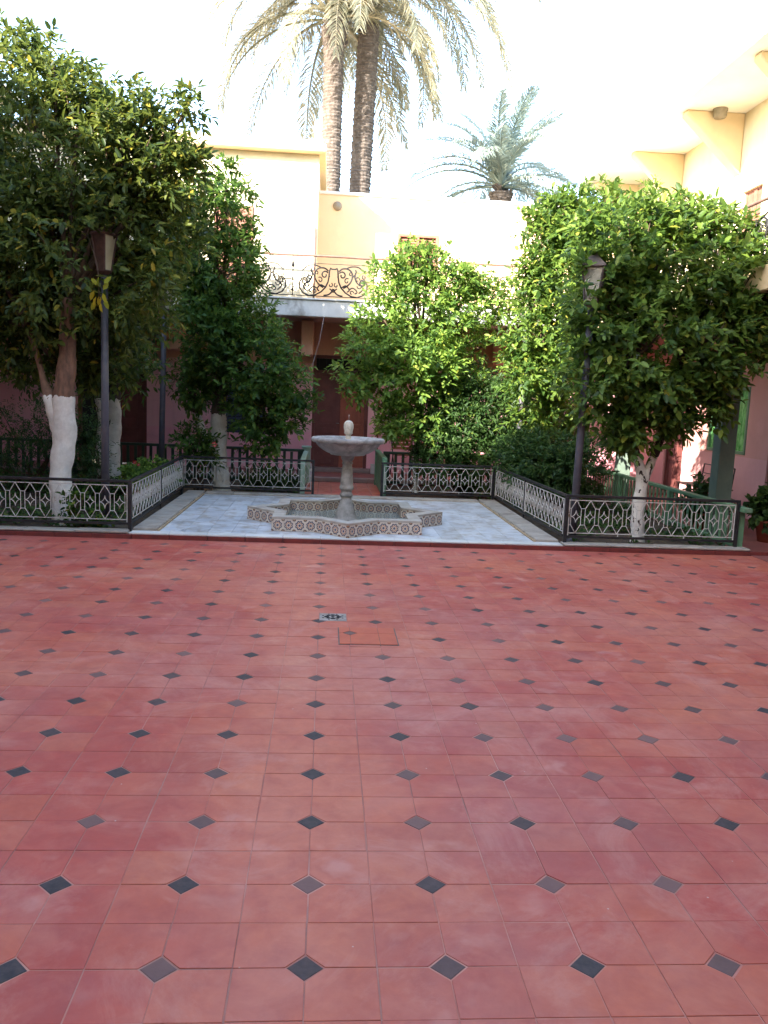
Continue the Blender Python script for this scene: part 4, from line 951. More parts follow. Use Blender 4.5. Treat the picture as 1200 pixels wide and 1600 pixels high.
b = MB(); b.tube([(-.5, -.19, .44), (-.5, -.22, .74), (.5, -.22, .74), (.5, -.19, .44)], .011, 6); b.tube([(-.5, -.2, .6), (.5, -.2, .6)], .008, 6); b.build('backrest', 'iron', bn)
for i, (x, w_, h_, lab) in enumerate(((.93, .13, .17, 'small pale box on the step beside the maroon door'), (1.09, .12, .2, 'pale plastic can standing next to the small box by the door'))):
    t = thing('box' if i == 0 else 'plastic_can', lab, 'box' if i == 0 else 'can', (x, 16.0, .1))
    b = MB(); b.box(-w_/2, -.06, 0, w_/2, .06, h_, .012); b.build('body', 'plastic_white', t)
    b = MB()
    if i == 0: b.box(-w_/2-.004, -.064, h_+.001, w_/2+.004, .064, h_+.02, .004); b.build('lid', 'plastic_white', t)
    else: b.lathe([(.02, h_), (.02, h_+.03), (.001, h_+.032)], 12, (.02, 0)); b.build('cap', 'wood_chair', t)
for pts, lab in (([(-.10, YS-.01, 2.93), (-.17, YS+.03, 2.5), (-.30, YS+.08, 2.0), (-.48, YS+.1, 1.45)], 'thin pale rope hanging from the balcony edge, left of the maroon door'),
                 ([(-.86, YS-.01, 2.93), (-.87, YS, 2.6), (-.875, YS, 2.3)], 'shorter thin rope hanging from the balcony above the left tree')):
    b = MB(); b.tube(pts, .0032, 5); o = b.build('rope', 'rope'); tag(o, lab, 'rope')

# ------------------------------------------------------------------ vegetation
def leaf_arrays(P, D, N, L, W, droop=.12):
    """P base, D direction, N normal (n,3); L,W (n,) -> 6-vertex folded leaves, two quads each"""
    n = len(P); D = D/np.linalg.norm(D, axis=1, keepdims=True)
    Sd = np.cross(D, N); Sd /= np.linalg.norm(Sd, axis=1, keepdims=True)+1e-9; Nn = np.cross(Sd, D)
    L = L[:, None]; W = W[:, None]; v = np.empty((n, 6, 3))
    v[:, 0] = P; v[:, 1] = P+D*L*.32+Sd*W*.5+Nn*W*.16; v[:, 2] = P+D*L*.72+Sd*W*.42+Nn*(W*.12-L*droop*.4)
    v[:, 3] = P+D*L-Nn*L*droop; v[:, 4] = P+D*L*.72-Sd*W*.42+Nn*(W*.12-L*droop*.4); v[:, 5] = P+D*L*.32-Sd*W*.5+Nn*W*.16
    return v.reshape(-1, 3)
def leaf_mesh(name, V, mat, drop=None):
    n = len(V)//6; base = np.arange(n)[:, None]*6
    F = np.concatenate([base+np.array([[0, 1, 2, 3]]), base+np.array([[0, 3, 4, 5]])], 1).reshape(-1)
    me = bpy.data.meshes.new(name); me.vertices.add(len(V)); me.vertices.foreach_set('co', V.astype(np.float32).ravel())
    me.loops.add(len(F)); me.loops.foreach_set('vertex_index', F.astype(np.int32))
    me.polygons.add(len(F)//4); me.polygons.foreach_set('loop_start', np.arange(0, len(F), 4, dtype=np.int32)); me.polygons.foreach_set('loop_total', np.full(len(F)//4, 4, dtype=np.int32))
    me.materials.append(MT[mat]); me.update(calc_edges=True); return me
def unit(n):
    v = nrg.normal(size=(n, 3)); return v/np.linalg.norm(v, axis=1, keepdims=True)
def foliage(blobs, nleaf, llen, lwid, per=9, shell=.5, out=.12, up=.25, tw=.22, gap=.0, droop=.12):
    """leaves on short twigs spread through a union of ellipsoids"""
    B = np.array(blobs, float); vol = B[:, 3]*B[:, 4]*B[:, 5]; wt = vol**(2/3); wt /= wt.sum()
    nt_ = nleaf//per; idx = nrg.choice(len(B), nt_, p=wt); u = unit(nt_)
    rr = 1-shell*nrg.random(nt_)**1.6+out*nrg.normal(size=nt_)*.6
    b = B[idx]; C = b[:, :3]+u*b[:, 3:6]*rr[:, None]
    # drop twigs that fall in noise gaps
    if gap > 0:
        q = np.sin(C[:, 0]*5.1+1.3)*np.sin(C[:, 1]*4.7+.4)*np.sin(C[:, 2]*5.6+2.1)+.5*np.sin(C[:, 0]*11+C[:, 2]*9)
        k = q > -1+gap; C, u, b = C[k], u[k], b[k]; nt_ = len(C)
    TD = u*np.array([1, 1, .7])+np.array([0, 0, up])+unit(nt_)*.55; TD /= np.linalg.norm(TD, axis=1, keepdims=True)
    tl = tw*(.6+.8*nrg.random(nt_))
    t = np.tile(np.linspace(.1, 1., per), nt_); I = np.repeat(np.arange(nt_), per)
    ref = np.cross(TD, np.array([.3, .2, 1.])); ref /= np.linalg.norm(ref, axis=1, keepdims=True)+1e-9; ref2 = np.cross(TD, ref)
    ph = np.tile(np.arange(per)*2.4, nt_)+np.repeat(nrg.random(nt_)*6.28, per)
    rad = ref[I]*np.cos(ph)[:, None]+ref2[I]*np.sin(ph)[:, None]
    sag = np.stack([0*t, 0*t, -t*t*.25*tl[I]], 1)
    P = C[I]+TD[I]*(tl[I]*(t-.5))[:, None]+sag
    D = rad*(.95-.45*t)[:, None]+TD[I]*(.35+.6*t)[:, None]+unit(len(P))*.22+np.array([0, 0, -.18])
    N = rad*-.4+np.array([0, 0, 1.])+unit(len(P))*.45+np.array([-.25, -.25, 0])
    n = len(P); L = llen*(.5+.85*nrg.random(n)); W = L*lwid*(.85+.3*nrg.random(n))
    return leaf_arrays(P, D, N, L, W, droop)
def tree(name, loc, label, cat, trunk_paths, trunk_mat, blobs, nleaf, llen, mat, lwid=.42, nparts=0, group=None, clear=(), special=None, **kw):
    t = thing(name, label, cat, loc, 0, group)
    lx, ly, lz = loc
    sat = []
    for (x, y, z, a, b_, c) in blobs:      # side shoots that break up the outline
        for _ in range(3):
            d = Vector(unit(1)[0]); d.z = d.z*.8+.25; d.normalize(); k = rng.uniform(.22, .36)
            sat.append((x+d.x*a*1.05, y+d.y*b_*1.05, z+d.z*c*1.08, a*k*.8, b_*k*.8, c*k*1.2))
    b = MB()
    for path, rad in trunk_paths:
        P = smooth3(path); Rr = np.interp(np.linspace(0, len(path)-1, len(P)), range(len(path)), rad)
        P = [(x+.012*math.sin(z*7+1), y+.012*math.cos(z*6), z) for x, y, z in P]
        b.tube(P, [r*(1+.07*math.sin(i*1.9)) for i, r in enumerate(Rr)], 12)
    b.build('trunk', trunk_mat, t)
    V = foliage([(x-lx, y-ly, z-lz, a, b_, c) for x, y, z, a, b_, c in blobs+sat], nleaf, llen, lwid, **kw)
    if clear:      # pruned away round the lamp that stands in the crown
        Cw = V.reshape(-1, 6, 3).mean(1)+np.array([lx, ly, lz]); keep = np.ones(len(Cw), bool)
        for (xa, xb, ya, yb, za, zb) in clear:
            keep &= ~((Cw[:, 0] > xa) & (Cw[:, 0] < xb) & (Cw[:, 1] > ya) & (Cw[:, 1] < yb) & (Cw[:, 2] > za) & (Cw[:, 2] < zb))
        V = V.reshape(-1, 6, 3)[keep].reshape(-1, 3)
    n = len(V)//6
    if nparts:
        # the leaves that show largest become single parts
        C = V.reshape(n, 6, 3).mean(1)+np.array([lx, ly, lz]); d = np.linalg.norm(C-np.array([0, 0, CAMZ]), axis=1)
        siz = np.linalg.norm(V.reshape(n, 6, 3)[:, 3]-V.reshape(n, 6, 3)[:, 0], axis=1)/d
        X = C-np.array([0, 0, CAMZ]); fx_ = X@np.array(fw); px = 600+FPX*(X@np.array(rt))/fx_; py = 800-FPX*(X@np.array(up))/fx_
        siz[(px < 0) | (px > 1200) | (py < 0) | (py > 1600)] = 0
        pick = np.argsort(-siz)[:nparts]; keep = np.ones(n, bool); keep[pick] = False
        VV = V.reshape(n, 6, 3)
        for i in pick:
            me = leaf_mesh('leaf', VV[i]-VV[i, 0], mat); inst('leaf', me, t, tuple(VV[i, 0]))
        V = VV[keep].reshape(-1, 3)
    stuff(inst('crown', leaf_mesh('crown', V, mat), t))
    # limbs reaching into the crown
    b = MB(); tops = [p[0][-1] for p in trunk_paths]
    for (x, y, z, a, b_, c) in blobs:
        s = min(tops, key=lambda q: (q[0]+lx-x)**2+(q[1]+ly-y)**2+(q[2]+lz-z)**2); e = Vector((x-lx, y-ly, z-lz)); s = Vector(s)
        m_ = (s+e)/2+Vector((rng.uniform(-.1, .1), rng.uniform(-.1, .1), -.05)); b.tube([s, m_, e], [.035, .025, .012], 6)
        for _ in range(4):
            d = Vector(unit(1)[0]); d.z = abs(d.z)*.8; b.tube([m_.lerp(e, rng.random()), e+Vector((d.x*a*.7, d.y*b_*.7, d.z*c*.7))], [.014, .005], 5)
    b.build('branch', 'bark', t)
    return t
def smooth3(P, sub=5):
    out = []; P = [Vector(p) for p in P]
    for i in range(len(P)-1):
        p0, p1, p2, p3 = P[max(i-1, 0)], P[i], P[i+1], P[min(i+2, len(P)-1)]
        for k in range(sub):
            t = k/sub; out.append(tuple(.5*((2*p1)+(-p0+p2)*t+(2*p0-5*p1+4*p2-p3)*t*t+(-p0+3*p1-3*p2+p3)*t**3)))
    out.append(tuple(P[-1])); return out
def W(px, py, Y):
    """world point seen at photo pixel (px,py) at depth Y - used to place crowns at their own distances"""
    d = rt*((px-600)/FPX)-up*((py-800)/FPX)+fw; t = Y/d.y; return (d.x*t, Y, CAMZ+d.z*t)
def blob(px, py, Y, rpx, ry=None, rz=None):
    x, y, z = W(px, py, Y); r = rpx*Y/FPX*1.02; return (x, y, z, r, ry or r*.9, (rz*Y/FPX if rz else r))
MT['trunkA'] = limewash_trunk('limewashed_trunk', 1.44, (.20, .10, .06), .22)
MT['trunkB'] = limewash_trunk('limewashed_trunk_grey', 1.35, (.07, .045, .03), .2, .36)
MT['trunkC'] = limewash_trunk('limewashed_trunk_worn', 1.22, (.10, .07, .045), .2, .33)
MT['trunkD'] = limewash_trunk('limewashed_trunk_thin', 1.0, (.09, .065, .045), .2, .45)
MT['trunkE'] = limewash_trunk('limewashed_trunk_fork', 1.02, (.06, .04, .028), .12, .40)

tree('orange_tree', (-2.92, 9.47, 0), 'large orange tree with thick whitewashed trunk and yellowing leaves, in the left front bed', 'tree',
     [([(0, 0, -.02), (.0, 0, .55), (.02, 0, 1.0), (.05, 0, 1.5), (.06, .03, 2.0), (.09, .05, 2.5)], [.125, .118, .132, .115, .09, .07]),
      ([(.0, 0, .9), (-.05, .02, 1.15), (-.10, .03, 1.40), (-.22, .12, 1.62), (-.42, .2, 2.2)], [.08, .095, .085, .035, .025])], 'trunkA',
     [blob(170, 290, 9.8, 115), blob(60, 240, 10.2, 135), blob(100, 400, 9.6, 120), blob(225, 240, 9.6, 72), blob(205, 175, 9.7, 50), blob(290, 172, 9.6, 26), blob(30, 120, 10.8, 70), blob(85, 125, 10.0, 46), blob(125, 150, 9.8, 40), blob(205, 455, 9.7, 75),
      blob(60, 520, 10.2, 75), blob(240, 350, 9.9, 68), blob(10, 400, 10.2, 110), blob(140, 520, 10.2, 62), blob(255, 280, 9.6, 48), blob(190, 560, 10.3, 50), blob(280, 250, 9.6, 34), blob(-60, 300, 10.4, 120), blob(-40, 480, 10.5, 90), blob(95, 575, 9.9, 32, rz=20)], 46000, .094, 'leafB', nparts=280, gap=.2, out=.2, droop=.2, clear=((-2.58, -2.27, 8.6, 9.6, 2.74, 3.17), (-2.52, -2.34, 8.2, 9.5, 0, 2.55)))
tree('orange_tree', (-3.62, 14.0, 0), 'twin trunked grey whitewashed tree standing behind the left lamp post', 'tree',
     [([(0, 0, 0), (-.02, 0, .5), (-.05, 0, 1.1), (-.16, .05, 1.7), (-.3, .1, 2.3)], [.14, .12, .075, .06, .05]),
      ([(.10, 0, 0), (.13, 0, .6), (.14, 0, 1.1), (.17, .04, 1.5), (.3, .1, 2.2)], [.15, .13, .12, .10, .06])], 'trunkB',
     [blob(190, 480, 13.6, 75), blob(250, 520, 13.4, 50), blob(130, 470, 13.8, 80), blob(245, 430, 13.6, 55), blob(180, 380, 13.8, 70), blob(60, 560, 13.6, 50), blob(225, 590, 13.6, 26)], 12000, .09, 'leafA', gap=.15, out=.16, clear=((-2.7, -2.2, 12, 14, .3, 3.1),))
tree('orange_tree', (-1.60, 13.0, 0), 'dense dark tree on a thick leaning whitewashed trunk, behind the platform left of the door', 'tree',
     [([(.0, 0, -.02), (-.02, 0, .35), (-.05, 0, .8), (-.06, 0, 1.15), (-.02, .05, 1.5), (.05, .1, 2.1)], [.14, .13, .125, .12, .10, .06]),
      ([(-.1, 0, .5), (-.3, 0, .9), (-.42, .05, 1.3), (-.5, .1, 1.8)], [.08, .07, .06, .05])], 'trunkC',
     [blob(340, 330, 13.0, 54), blob(345, 420, 13.0, 62), blob(320, 520, 12.9, 68), blob(390, 560, 12.7, 68), blob(440, 600, 12.7, 44), blob(410, 640, 12.7, 58), blob(300, 590, 13.0, 46), blob(385, 500, 12.9, 54), blob(300, 390, 13.1, 55), blob(355, 300, 13.0, 32),
      blob(300, 610, 12.9, 26), blob(415, 685, 12.7, 26), blob(455, 650, 12.7, 28), blob(378, 380, 12.9, 26), blob(285, 320, 13.2, 40), blob(290, 460, 13.0, 50)], 27000, .092, 'leafA', gap=.12, out=.18, clear=((-2.62, -2.2, 11, 13.1, .3, 3.2),))
tree('orange_tree', (1.47, 13.5, 0), 'sunlit fresh green tree on a thin white speckled trunk, right of the maroon door', 'tree',
     [([(0, 0, -.02), (0, 0, .4), (-.01, 0, .9), (.03, 0, 1.4), (.06, .03, 2.0)], [.045, .042, .04, .045, .04])], 'trunkD',
     [blob(650, 420, 13.3, 38), blob(690, 440, 13.4, 42), blob(612, 440, 13.2, 36), blob(655, 500, 13.2, 62), blob(600, 500, 13.1, 38), blob(720, 500, 13.4, 48), blob(575, 545, 12.9, 40), blob(545, 580, 12.8, 24), blob(640, 570, 13.0, 62), blob(765, 470, 13.6, 30), blob(745, 435, 13.5, 24),
      blob(600, 600, 12.9, 36), blob(690, 570, 13.3, 48), blob(650, 640, 13.1, 50), blob(620, 660, 13.0, 30), blob(720, 620, 13.4, 34), blob(800, 480, 13.7, 30), blob(640, 395, 13.3, 22), blob(725, 445, 13.4, 26), blob(670, 405, 13.3, 22), blob(835, 500, 13.8, 26), blob(560, 605, 12.8, 20)], 19000, .094, 'leafC', gap=.3, per=8, out=.24)
tree('orange_tree', (3.35, 12.4, 0), 'tall bright topped tree behind the pink lantern, between the lamp posts on the right', 'tree',
     [([(0, 0, -.02), (.03, 0, .6), (.0, 0, 1.2), (-.05, 0, 2.0)], [.09, .08, .07, .05])], 'bark',
     [blob(880, 360, 12.2, 50), blob(850, 420, 12.2, 40), blob(930, 350, 12.2, 45), blob(900, 440, 12.0, 60), blob(850, 520, 12.0, 56), blob(830, 580, 12.0, 44), blob(890, 560, 12.0, 50), blob(870, 330, 12.2, 30), blob(815, 545, 12.0, 30), blob(840, 640, 12.2, 40), blob(950, 320, 12.2, 30), blob(855, 375, 12.2, 36),
      blob(900, 320, 12.2, 26), blob(1000, 350, 12.4, 50), blob(835, 340, 12.3, 18), blob(845, 460, 12.2, 34)], 19000, .094, 'leafD', gap=.24, out=.22)
tree('orange_tree', (3.66, 9.40, 0), 'broad leaved orange tree forking low above its white flecked trunk, in the right front bed', 'tree',
     [([(0, 0, -.02), (-.02, 0, .3), (0, 0, .72), (-.08, 0, .98), (-.16, 0, 1.25), (-.2, 0, 1.7), (-.25, 0, 2.2)], [.085, .075, .07, .048, .042, .035, .03]),
      ([(.0, 0, .66), (.08, 0, .95), (.17, 0, 1.2), (.24, .02, 1.6), (.3, .05, 2.1)], [.06, .05, .046, .04, .03])], 'trunkE',
     [blob(1000, 400, 9.4, 90), blob(1080, 430, 9.5, 100), blob(950, 480, 9.4, 72), blob(1020, 540, 9.3, 95), blob(1120, 530, 9.4, 76), blob(940, 580, 9.3, 62), blob(1000, 620, 9.3, 54), blob(1170, 460, 9.5, 58), blob(1090, 360, 9.6, 46), blob(1010, 345, 9.5, 40), blob(1150, 370, 9.6, 34),
      blob(1060, 620, 9.3, 46), blob(1180, 400, 9.6, 40), blob(1115, 600, 9.3, 36), blob(975, 660, 9.4, 28), blob(955, 430, 9.4, 44), blob(1060, 330, 9.6, 26), blob(935, 520, 9.3, 42), blob(1210, 520, 9.6, 46), blob(1000, 665, 9.3, 38), blob(1058, 655, 9.3, 34), blob(935, 640, 9.3, 36), blob(1112, 632, 9.3, 28), blob(960, 690, 9.5, 24), blob(1125, 330, 9.7, 16)], 24000, .100, 'leafD', lwid=.46, nparts=290, gap=.16, out=.2, clear=((2.74, 2.96, 9.0, 9.34, 2.8, 3.2),))
# a spray of yellow leaves hanging in front of the lamp post
t1 = [o for o in bpy.data.objects if o.name == 'orange_tree'][0]
cy = W(155, 452, 9.25)
MT['leafY'] = leaf_material('yellow_leaf', (.30, .34, .03), (.48, .40, .03), (.62, .48, .04), (.60, .38, .03), .3)
for k in range(11):
    a = k*2.4; e = (cy[0]+.05*math.cos(a)+2.92, cy[1]+.04*math.sin(a)-9.47, cy[2]-.02*k+.06)
    me = leaf_mesh('leaf', leaf_arrays(np.zeros((1, 3)), np.array([[.45*math.cos(a), .3*math.sin(a), -1 if k > 3 else .5]]), np.array([[math.sin(a), -1., .2]]), np.array([.11]), np.array([.05]), .1), 'leafY')
    o = inst('leaf', me, t1, e); o['label'] = 'yellow leaf hanging in front of the lamp post'
b = MB(); b.tube([(cy[0]+2.92, cy[1]-9.47, cy[2]-.1), (cy[0]+2.9, cy[1]-9.45, cy[2]+.25), (cy[0]+2.75, cy[1]-9.3, cy[2]+.6)], .005, 5); b.build('branch', 'bark', t1)
# shrubs and low plants
def shrub(loc, blobs, n, ll, lab, mat='shrub', stems=5, lw=.35, nm='shrub', cat='shrub', group=None, **kw):
    t = thing(nm, lab, cat, loc, 0, group); lx, ly, lz = loc
    stuff(inst('foliage', leaf_mesh('foliage', foliage([(x-lx, y-ly, z-lz, a, b_, c) for x, y, z, a, b_, c in blobs], n, ll, lw, **kw), mat), t))
    b = MB()
    for (x, y, z, a, b_, c) in blobs:
        for _ in range(stems):
            b.tube([(rng.uniform(-.1, .1), rng.uniform(-.06, .06), 0), ((x-lx)*.6, (y-ly)*.6, (z-lz)*.55), (x-lx+rng.uniform(-.6, .6)*a, y-ly+rng.uniform(-.6, .6)*b_, z-lz+rng.uniform(-.2, .7)*c)], [.012, .008, .004], 5)
    b.build('stem', 'bark', t); return t
shrub((2.3, 13.4, 0), [blob(740, 640, 13.3, 60), blob(700, 670, 13.2, 55), blob(790, 660, 13.4, 60), blob(760, 710, 13.2, 60), blob(690, 710, 13.1, 45), blob(820, 610, 13.5, 40), blob(735, 600, 13.7, 40), blob(700, 630, 13.6, 40)], 24000, .075, 'dense dark green bush behind the back right railing, under the sunlit tree')
shrub((3.9, 13.9, 0), [blob(870, 650, 13.9, 38), blob(885, 690, 13.8, 40), blob(850, 700, 13.7, 40), blob(860, 610, 14.0, 30)], 9000, .07, 'bush with sunlight put into its yellow green leaf colour, just left of the right lamp post', 'leafC')  # bright leaf colour stands in for sun falling on this bush
shrub((3.3, 11.6, 0), [blob(850, 720, 11.6, 50), blob(900, 730, 11.3, 45), blob(815, 705, 12.0, 36)], 8000, .075, 'low dark bush inside the right side railing')
shrub((-4.3, 12.4, 0), [blob(90, 680, 12.3, 60, rz=45), blob(40, 670, 12.4, 60, rz=45), blob(10, 720, 12.0, 60), blob(110, 650, 12.4, 30)], 6500, .055, 'feathery bush in front of the dark fence, left of the thick whitewashed trunk', out=.5, lw=.3, gap=.2)
shrub((-3.1, 12.6, 0), [blob(138, 690, 12.4, 24, rz=50), blob(140, 730, 12.0, 26)], 2200, .055, 'wispy bush between the thick white trunk and the twin grey trunk', out=.5, lw=.3, gap=.1)
shrub((-5.3, 11.0, 0), [(-5.4, 11.0, .4, .6, .5, .4), (-4.6, 10.6, .3, .5, .4, .3)], 4000, .06, 'low bush at the far left behind the long railing', out=.3)
shrub((-2.95, 11.9, 0), [blob(235, 735, 11.9, 30, rz=16), blob(215, 745, 11.6, 22, rz=14)], 2200, .05, 'low bright green geranium clump beside the left lamp post', 'leafC', lw=.8)
shrub((-1.9, 12.8, 0), [blob(303, 685, 12.75, 24), blob(322, 706, 12.75, 18)], 1100, .085, 'young hibiscus bush with a coral flower, in front of the leaning white trunk', 'leafA', nm='hibiscus', lw=.4, out=.3)
shrub((-1.2, 13.6, 0), [(-1.0, 13.5, .2, .35, .3, .2), (-.7, 13.3, .18, .25, .25, .16)], 2500, .06, 'low dark planting behind the back left railing')
def blades(loc, n, h, lab):
    t = thing('grass_clump', lab, 'plant', loc); P = np.zeros((n, 3)); P[:, 0] = nrg.normal(size=n)*.05; P[:, 1] = nrg.normal(size=n)*.05
    D = unit(n)*.5; D[:, 2] = 1; N = unit(n)
    stuff(inst('blade', leaf_mesh('blade', leaf_arrays(P, D, N, h*(.6+.5*nrg.random(n)), np.full(n, .018), .3), 'shrub'), t))
blades((-2.95, 10.6, 0), 90, .45, 'spiky strap leaved clump just right of the thick whitewashed trunk')
# ivy-like plant climbing the front left railing
shrub((-2.62, 9.05, 0), [(-2.66, 9.06, .30, .09, .06, .14), (-2.5, 9.15, .12, .28, .14, .09), (-2.6, 9.12, .4, .05, .05, .06)], 420, .06, 'small leafy vine growing through the left front railing', 'leafA', stems=2, lw=.75)
# ground cover of both beds
def cover(x0, x1, y0, y1, n, nm, zz=.06):
    P = np.stack([nrg.uniform(x0, x1, n), nrg.uniform(y0, y1, n), nrg.uniform(.02, zz, n)], 1)
    q = np.sin(P[:, 0]*3.1)*np.sin(P[:, 1]*2.7+1)+.6*np.sin(P[:, 0]*7+P[:, 1]*5); P = P[q > -.1]; n = len(P)
    D = unit(n); D[:, 2] = abs(D[:, 2])*.7+.1; N = unit(n)*.5+np.array([0, 0, 1.])
    o = inst(nm, leaf_mesh(nm, leaf_arrays(P, D, N, .05+.05*nrg.random(n), .025+.02*nrg.random(n)), 'shrub')); stuff(o)
    return tag(o, 'low leafy ground cover and litter over the garden soil', 'ground cover')
def cover_lab(o, l): o['label'] = l
cover_lab(cover(-6.2, -2.2, 9.15, 14.6, 9000, 'ground_cover', .12), 'low leafy ground cover over the soil of the left bed')
cover_lab(cover(2.75, 4.55, 9.1, 14.6, 4500, 'ground_cover', .1), 'low leafy ground cover over the soil of the right bed')
# flowers
def flower(loc, r, mat, lab, n=5):
    t = thing('flower', lab, 'flower', loc)
    for k in range(n):
        a = k*2*math.pi/n; b = MB(); c, s = math.cos(a), math.sin(a); c2, s2 = math.cos(a+.6), math.sin(a+.6); c3, s3 = math.cos(a-.6), math.sin(a-.6)
        b.add([(0, 0, 0), (r*.6*c2, -r*.3, r*.6*s2), (r*c, -r*.45, r*s), (r*.6*c3, -r*.3, r*.6*s3), (r*.5*c, -r*.1, r*.5*s)], [(0, 1, 4), (1, 2, 4), (2, 3, 4), (3, 0, 4)], True); b.build('petal', mat, t)
    b = MB(); b.tube([(0, 0, 0), (0, -r*.9, r*.1)], [.006, .003], 6); b.build('stamen', 'finial', t)
flower(W(335, 694, 12.62), .05, 'coral_petal', 'coral hibiscus flower in front of the leaning whitewashed trunk')
flower(W(211, 722, 11.7), .035, 'red_petal', 'left of the two small red geranium flowers, beside the left lamp post')
flower(W(217, 726, 11.6), .028, 'red_petal', 'right of the two small red geranium flowers, beside the left lamp post')
# potted plants at the right
for i, (x, y, r_, lab) in enumerate(((5.44, 9.78, .16, 'terracotta pot with leafy plant at the right edge, past the green fence end'), (5.05, 10.7, .13, 'smaller terracotta pot with a leafy plant behind the green fence'))):
    t = thing('potted_plant', lab, 'potted plant', (x, y, .006))
    b = MB(); h_ = r_*1.7; b.lathe([(.001, 0), (r_*.7, 0), (r_*.95, h_*.85), (r_*1.08, h_*.86), (r_*1.08, h_), (r_*.95, h_), (r_*.9, h_*.88), (.001, h_*.86)], 24); b.build('pot', 'terracotta_pot', t)
    stuff(inst('foliage', leaf_mesh('foliage', foliage([(0, 0, h_+.2, .22, .2, .2), (-.12, 0, h_+.12, .16, .15, .12)], 700, .085, .6, tw=.15, out=.3), 'shrub'), t))
    b = MB()
    for k in range(6): b.tube([(0, 0, h_*.8), (rng.uniform(-.15, .15), rng.uniform(-.15, .15), h_+.3)], [.008, .004], 5)
    b.build('stem', 'bark', t)
# fallen leaves
for k, (x, y) in enumerate(((2.93, 8.62), (-1.55, 9.0), (3.3, 8.55))):
    z = .002 if y < 8.8 else PZ+.002
    P = np.array([[0, 0, .004]]); o = inst('fallen_leaf', leaf_mesh('fallen_leaf', leaf_arrays(P, np.array([[1., .3*k-.4, .05]]), np.array([[0, .1, 1.]]), np.array([.1]), np.array([.045]), -.1), 'bark'), None, (x, y, z))
    tag(o, ['dry brown leaf on the red tiles in front of the right lamp post', 'dry leaf on the pale platform tiles near the left corner', 'dry leaf farther right on the red tiles by the kerb'][k], 'leaf')

# ------------------------------------------------------------------ palms
def frond_mesh(L, droop, nl, ll, mat, seed, curl=0., tip=1.):
    """arching frond: returns (rachis mesh, leaflet arrays)"""
    r = np.random.default_rng(seed); n = 16; pts = []; ang = math.radians(droop[0]); x = z = 0.
    for i in range(n+1):
        t = i/n; pts.append((x, curl*t*t*L, z)); a = ang+(math.radians(droop[1])-ang)*t**.9
        x += math.cos(a)*L/n; z += math.sin(a)*L/n
    b = MB(); b.tube(pts, [.03*(1-t/n)**.8+.004 for t in range(n+1)], 5)
    P = np.array(pts); T = np.gradient(P, axis=0); T /= np.linalg.norm(T, axis=1, keepdims=True)
    ts = np.linspace(.14, .995, nl); vs = []; fs = []
    for s_ in (-1, 1):
        for t in ts:
            f = t*n; i = min(int(f), n-1); p = P[i]*(1-(f-i))+P[i+1]*(f-i); d = T[i]
            side = np.cross(d, [0, 0, 1.]); nn = np.linalg.norm(side); side = side/nn if nn > .2 else np.array([0, -1., 0]); upd = np.cross(side, d)
            l = ll*(math.sin(math.pi*min(1, t*.8+.16))**.6)*(.8+.35*r.random()); sw = .75+.7*t
            D = side*s_*1.0+d*sw+upd*.35*(1 if r.random() < .6 else -.3)+r.normal(size=3)*.12; D /= np.linalg.norm(D)
            e = p+D*l+np.array([0, 0, -l*(.22+.2*r.random())]); m_ = p+D*l*.5; wv = np.cross(D, upd); wv = wv/np.linalg.norm(wv)*.0145+upd*.004
            k = len(vs); vs += [p-wv*.5, p+wv*.5, m_+wv, e, m_-wv]; fs += [(k, k+1, k+2, k+4), (k+4, k+2, k+3)]
    b.add([tuple(v) for v in vs], fs)
    return b.mesh('frond', mat)
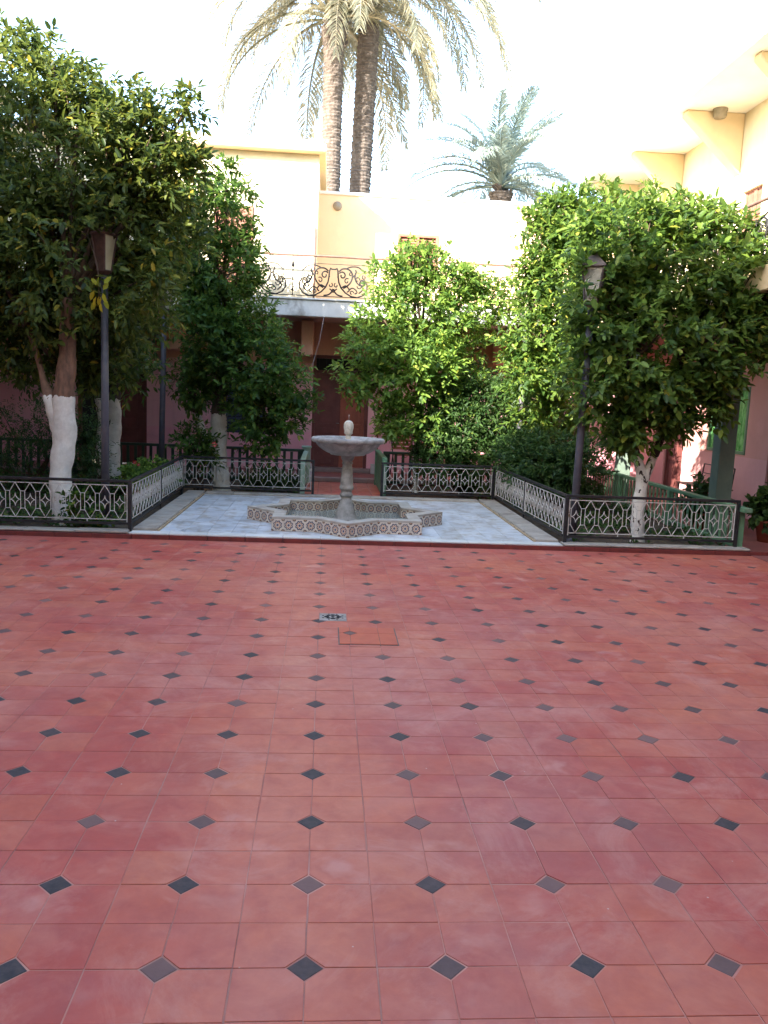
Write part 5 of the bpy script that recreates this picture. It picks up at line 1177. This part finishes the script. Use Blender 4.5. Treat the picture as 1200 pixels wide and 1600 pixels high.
def palm(loc, htop, label, r0_, r1_, lean, nf, L, mat, ll, seed, angs, dead=0):
    t = thing('date_palm', label, 'palm tree', loc, 0)
    rg = random.Random(seed); n = max(4, int(htop/.075)); prof = []
    b = MB(); NS = 18; vs = []; fs = []
    for i in range(n*2+1):
        tt = i/(n*2); r = (r0_+(r1_-r0_)*tt)*(1.0 if i % 2 else .93)
        if tt > .94: r *= 1+(tt-.94)*6
        cx, cy = lean[0]*tt**1.3, lean[1]*tt
        for k in range(NS):
            a = 2*math.pi*k/NS; rr = r*(1+.05*math.sin(k*5.3+(i//2)*2.4)+rg.uniform(-.02, .02)); vs.append((cx+rr*math.cos(a), cy+rr*math.sin(a), htop*tt))
    for i in range(n*2):
        for k in range(NS): fs.append((i*NS+k, i*NS+(k+1) % NS, (i+1)*NS+(k+1) % NS, (i+1)*NS+k))
    b.add(vs, fs); b.build('trunk', 'palm_trunk', t)
    # cut frond bases under the crown
    me = MB(); me.beam((0, 0, 0), (.32, 0, .22), .09, .05); me = me.mesh('frond_base', 'palm_trunk')
    for k in range(34):
        o = inst('frond_base', me, t, (lean[0], lean[1], htop-.05-.6*rg.random()), rg.uniform(0, 6.28)); o.rotation_euler.y = -rg.uniform(0, .5); o.scale = (rg.uniform(.7, 1.2),)*3
    meshes = {}
    for k in range(nf):
        a = angs[k % len(angs)]; key = (a, k % 3)
        if key not in meshes: meshes[key] = frond_mesh(L, a, 78, ll, mat, seed*31+hash(key) % 97, curl=(-.12, .1, .02)[k % 3])
        o = inst('frond', meshes[key], t, (lean[0]+rg.uniform(-.05, .05), lean[1]+rg.uniform(-.05, .05), htop-.05+.18*(1-(a[0] < 0))), k*2.399963+rg.uniform(-.2, .2))
        o.rotation_euler.x = rg.uniform(-.15, .15); s = rg.uniform(.85, 1.12); o.scale = (s, s, s)
    return t
ANG = [(75, -30), (60, -62), (50, -76), (38, -86), (20, -86), (66, -50), (45, -84), (5, -88), (56, -72), (30, -84)]
palm((-.06, 20, 0), 9.7, 'front tall date palm with stout trunk and drooping fronds coloured pale as overexposed, above the roof', .25, .225, (-.04, 0), 42, 3.7, 'palm', .5, 3, ANG)
palm((.50, 20.7, 0), 10.9, 'tall date palm just behind and right of the stout one, its crown cut off', .275, .25, (.22, 0), 40, 4.4, 'palm', .5, 5, ANG)
ANG2 = [(84, 30), (70, -5), (55, -28), (38, -48), (18, -62), (78, 15), (45, -45), (60, -15), (5, -60)]
palm((4.25, 22, 0), 6.85, 'short grey green date palm with feathery fronds behind the right of the roof', .26, .24, (0, 0), 34, 2.7, 'palm2', .5, 8, ANG2)
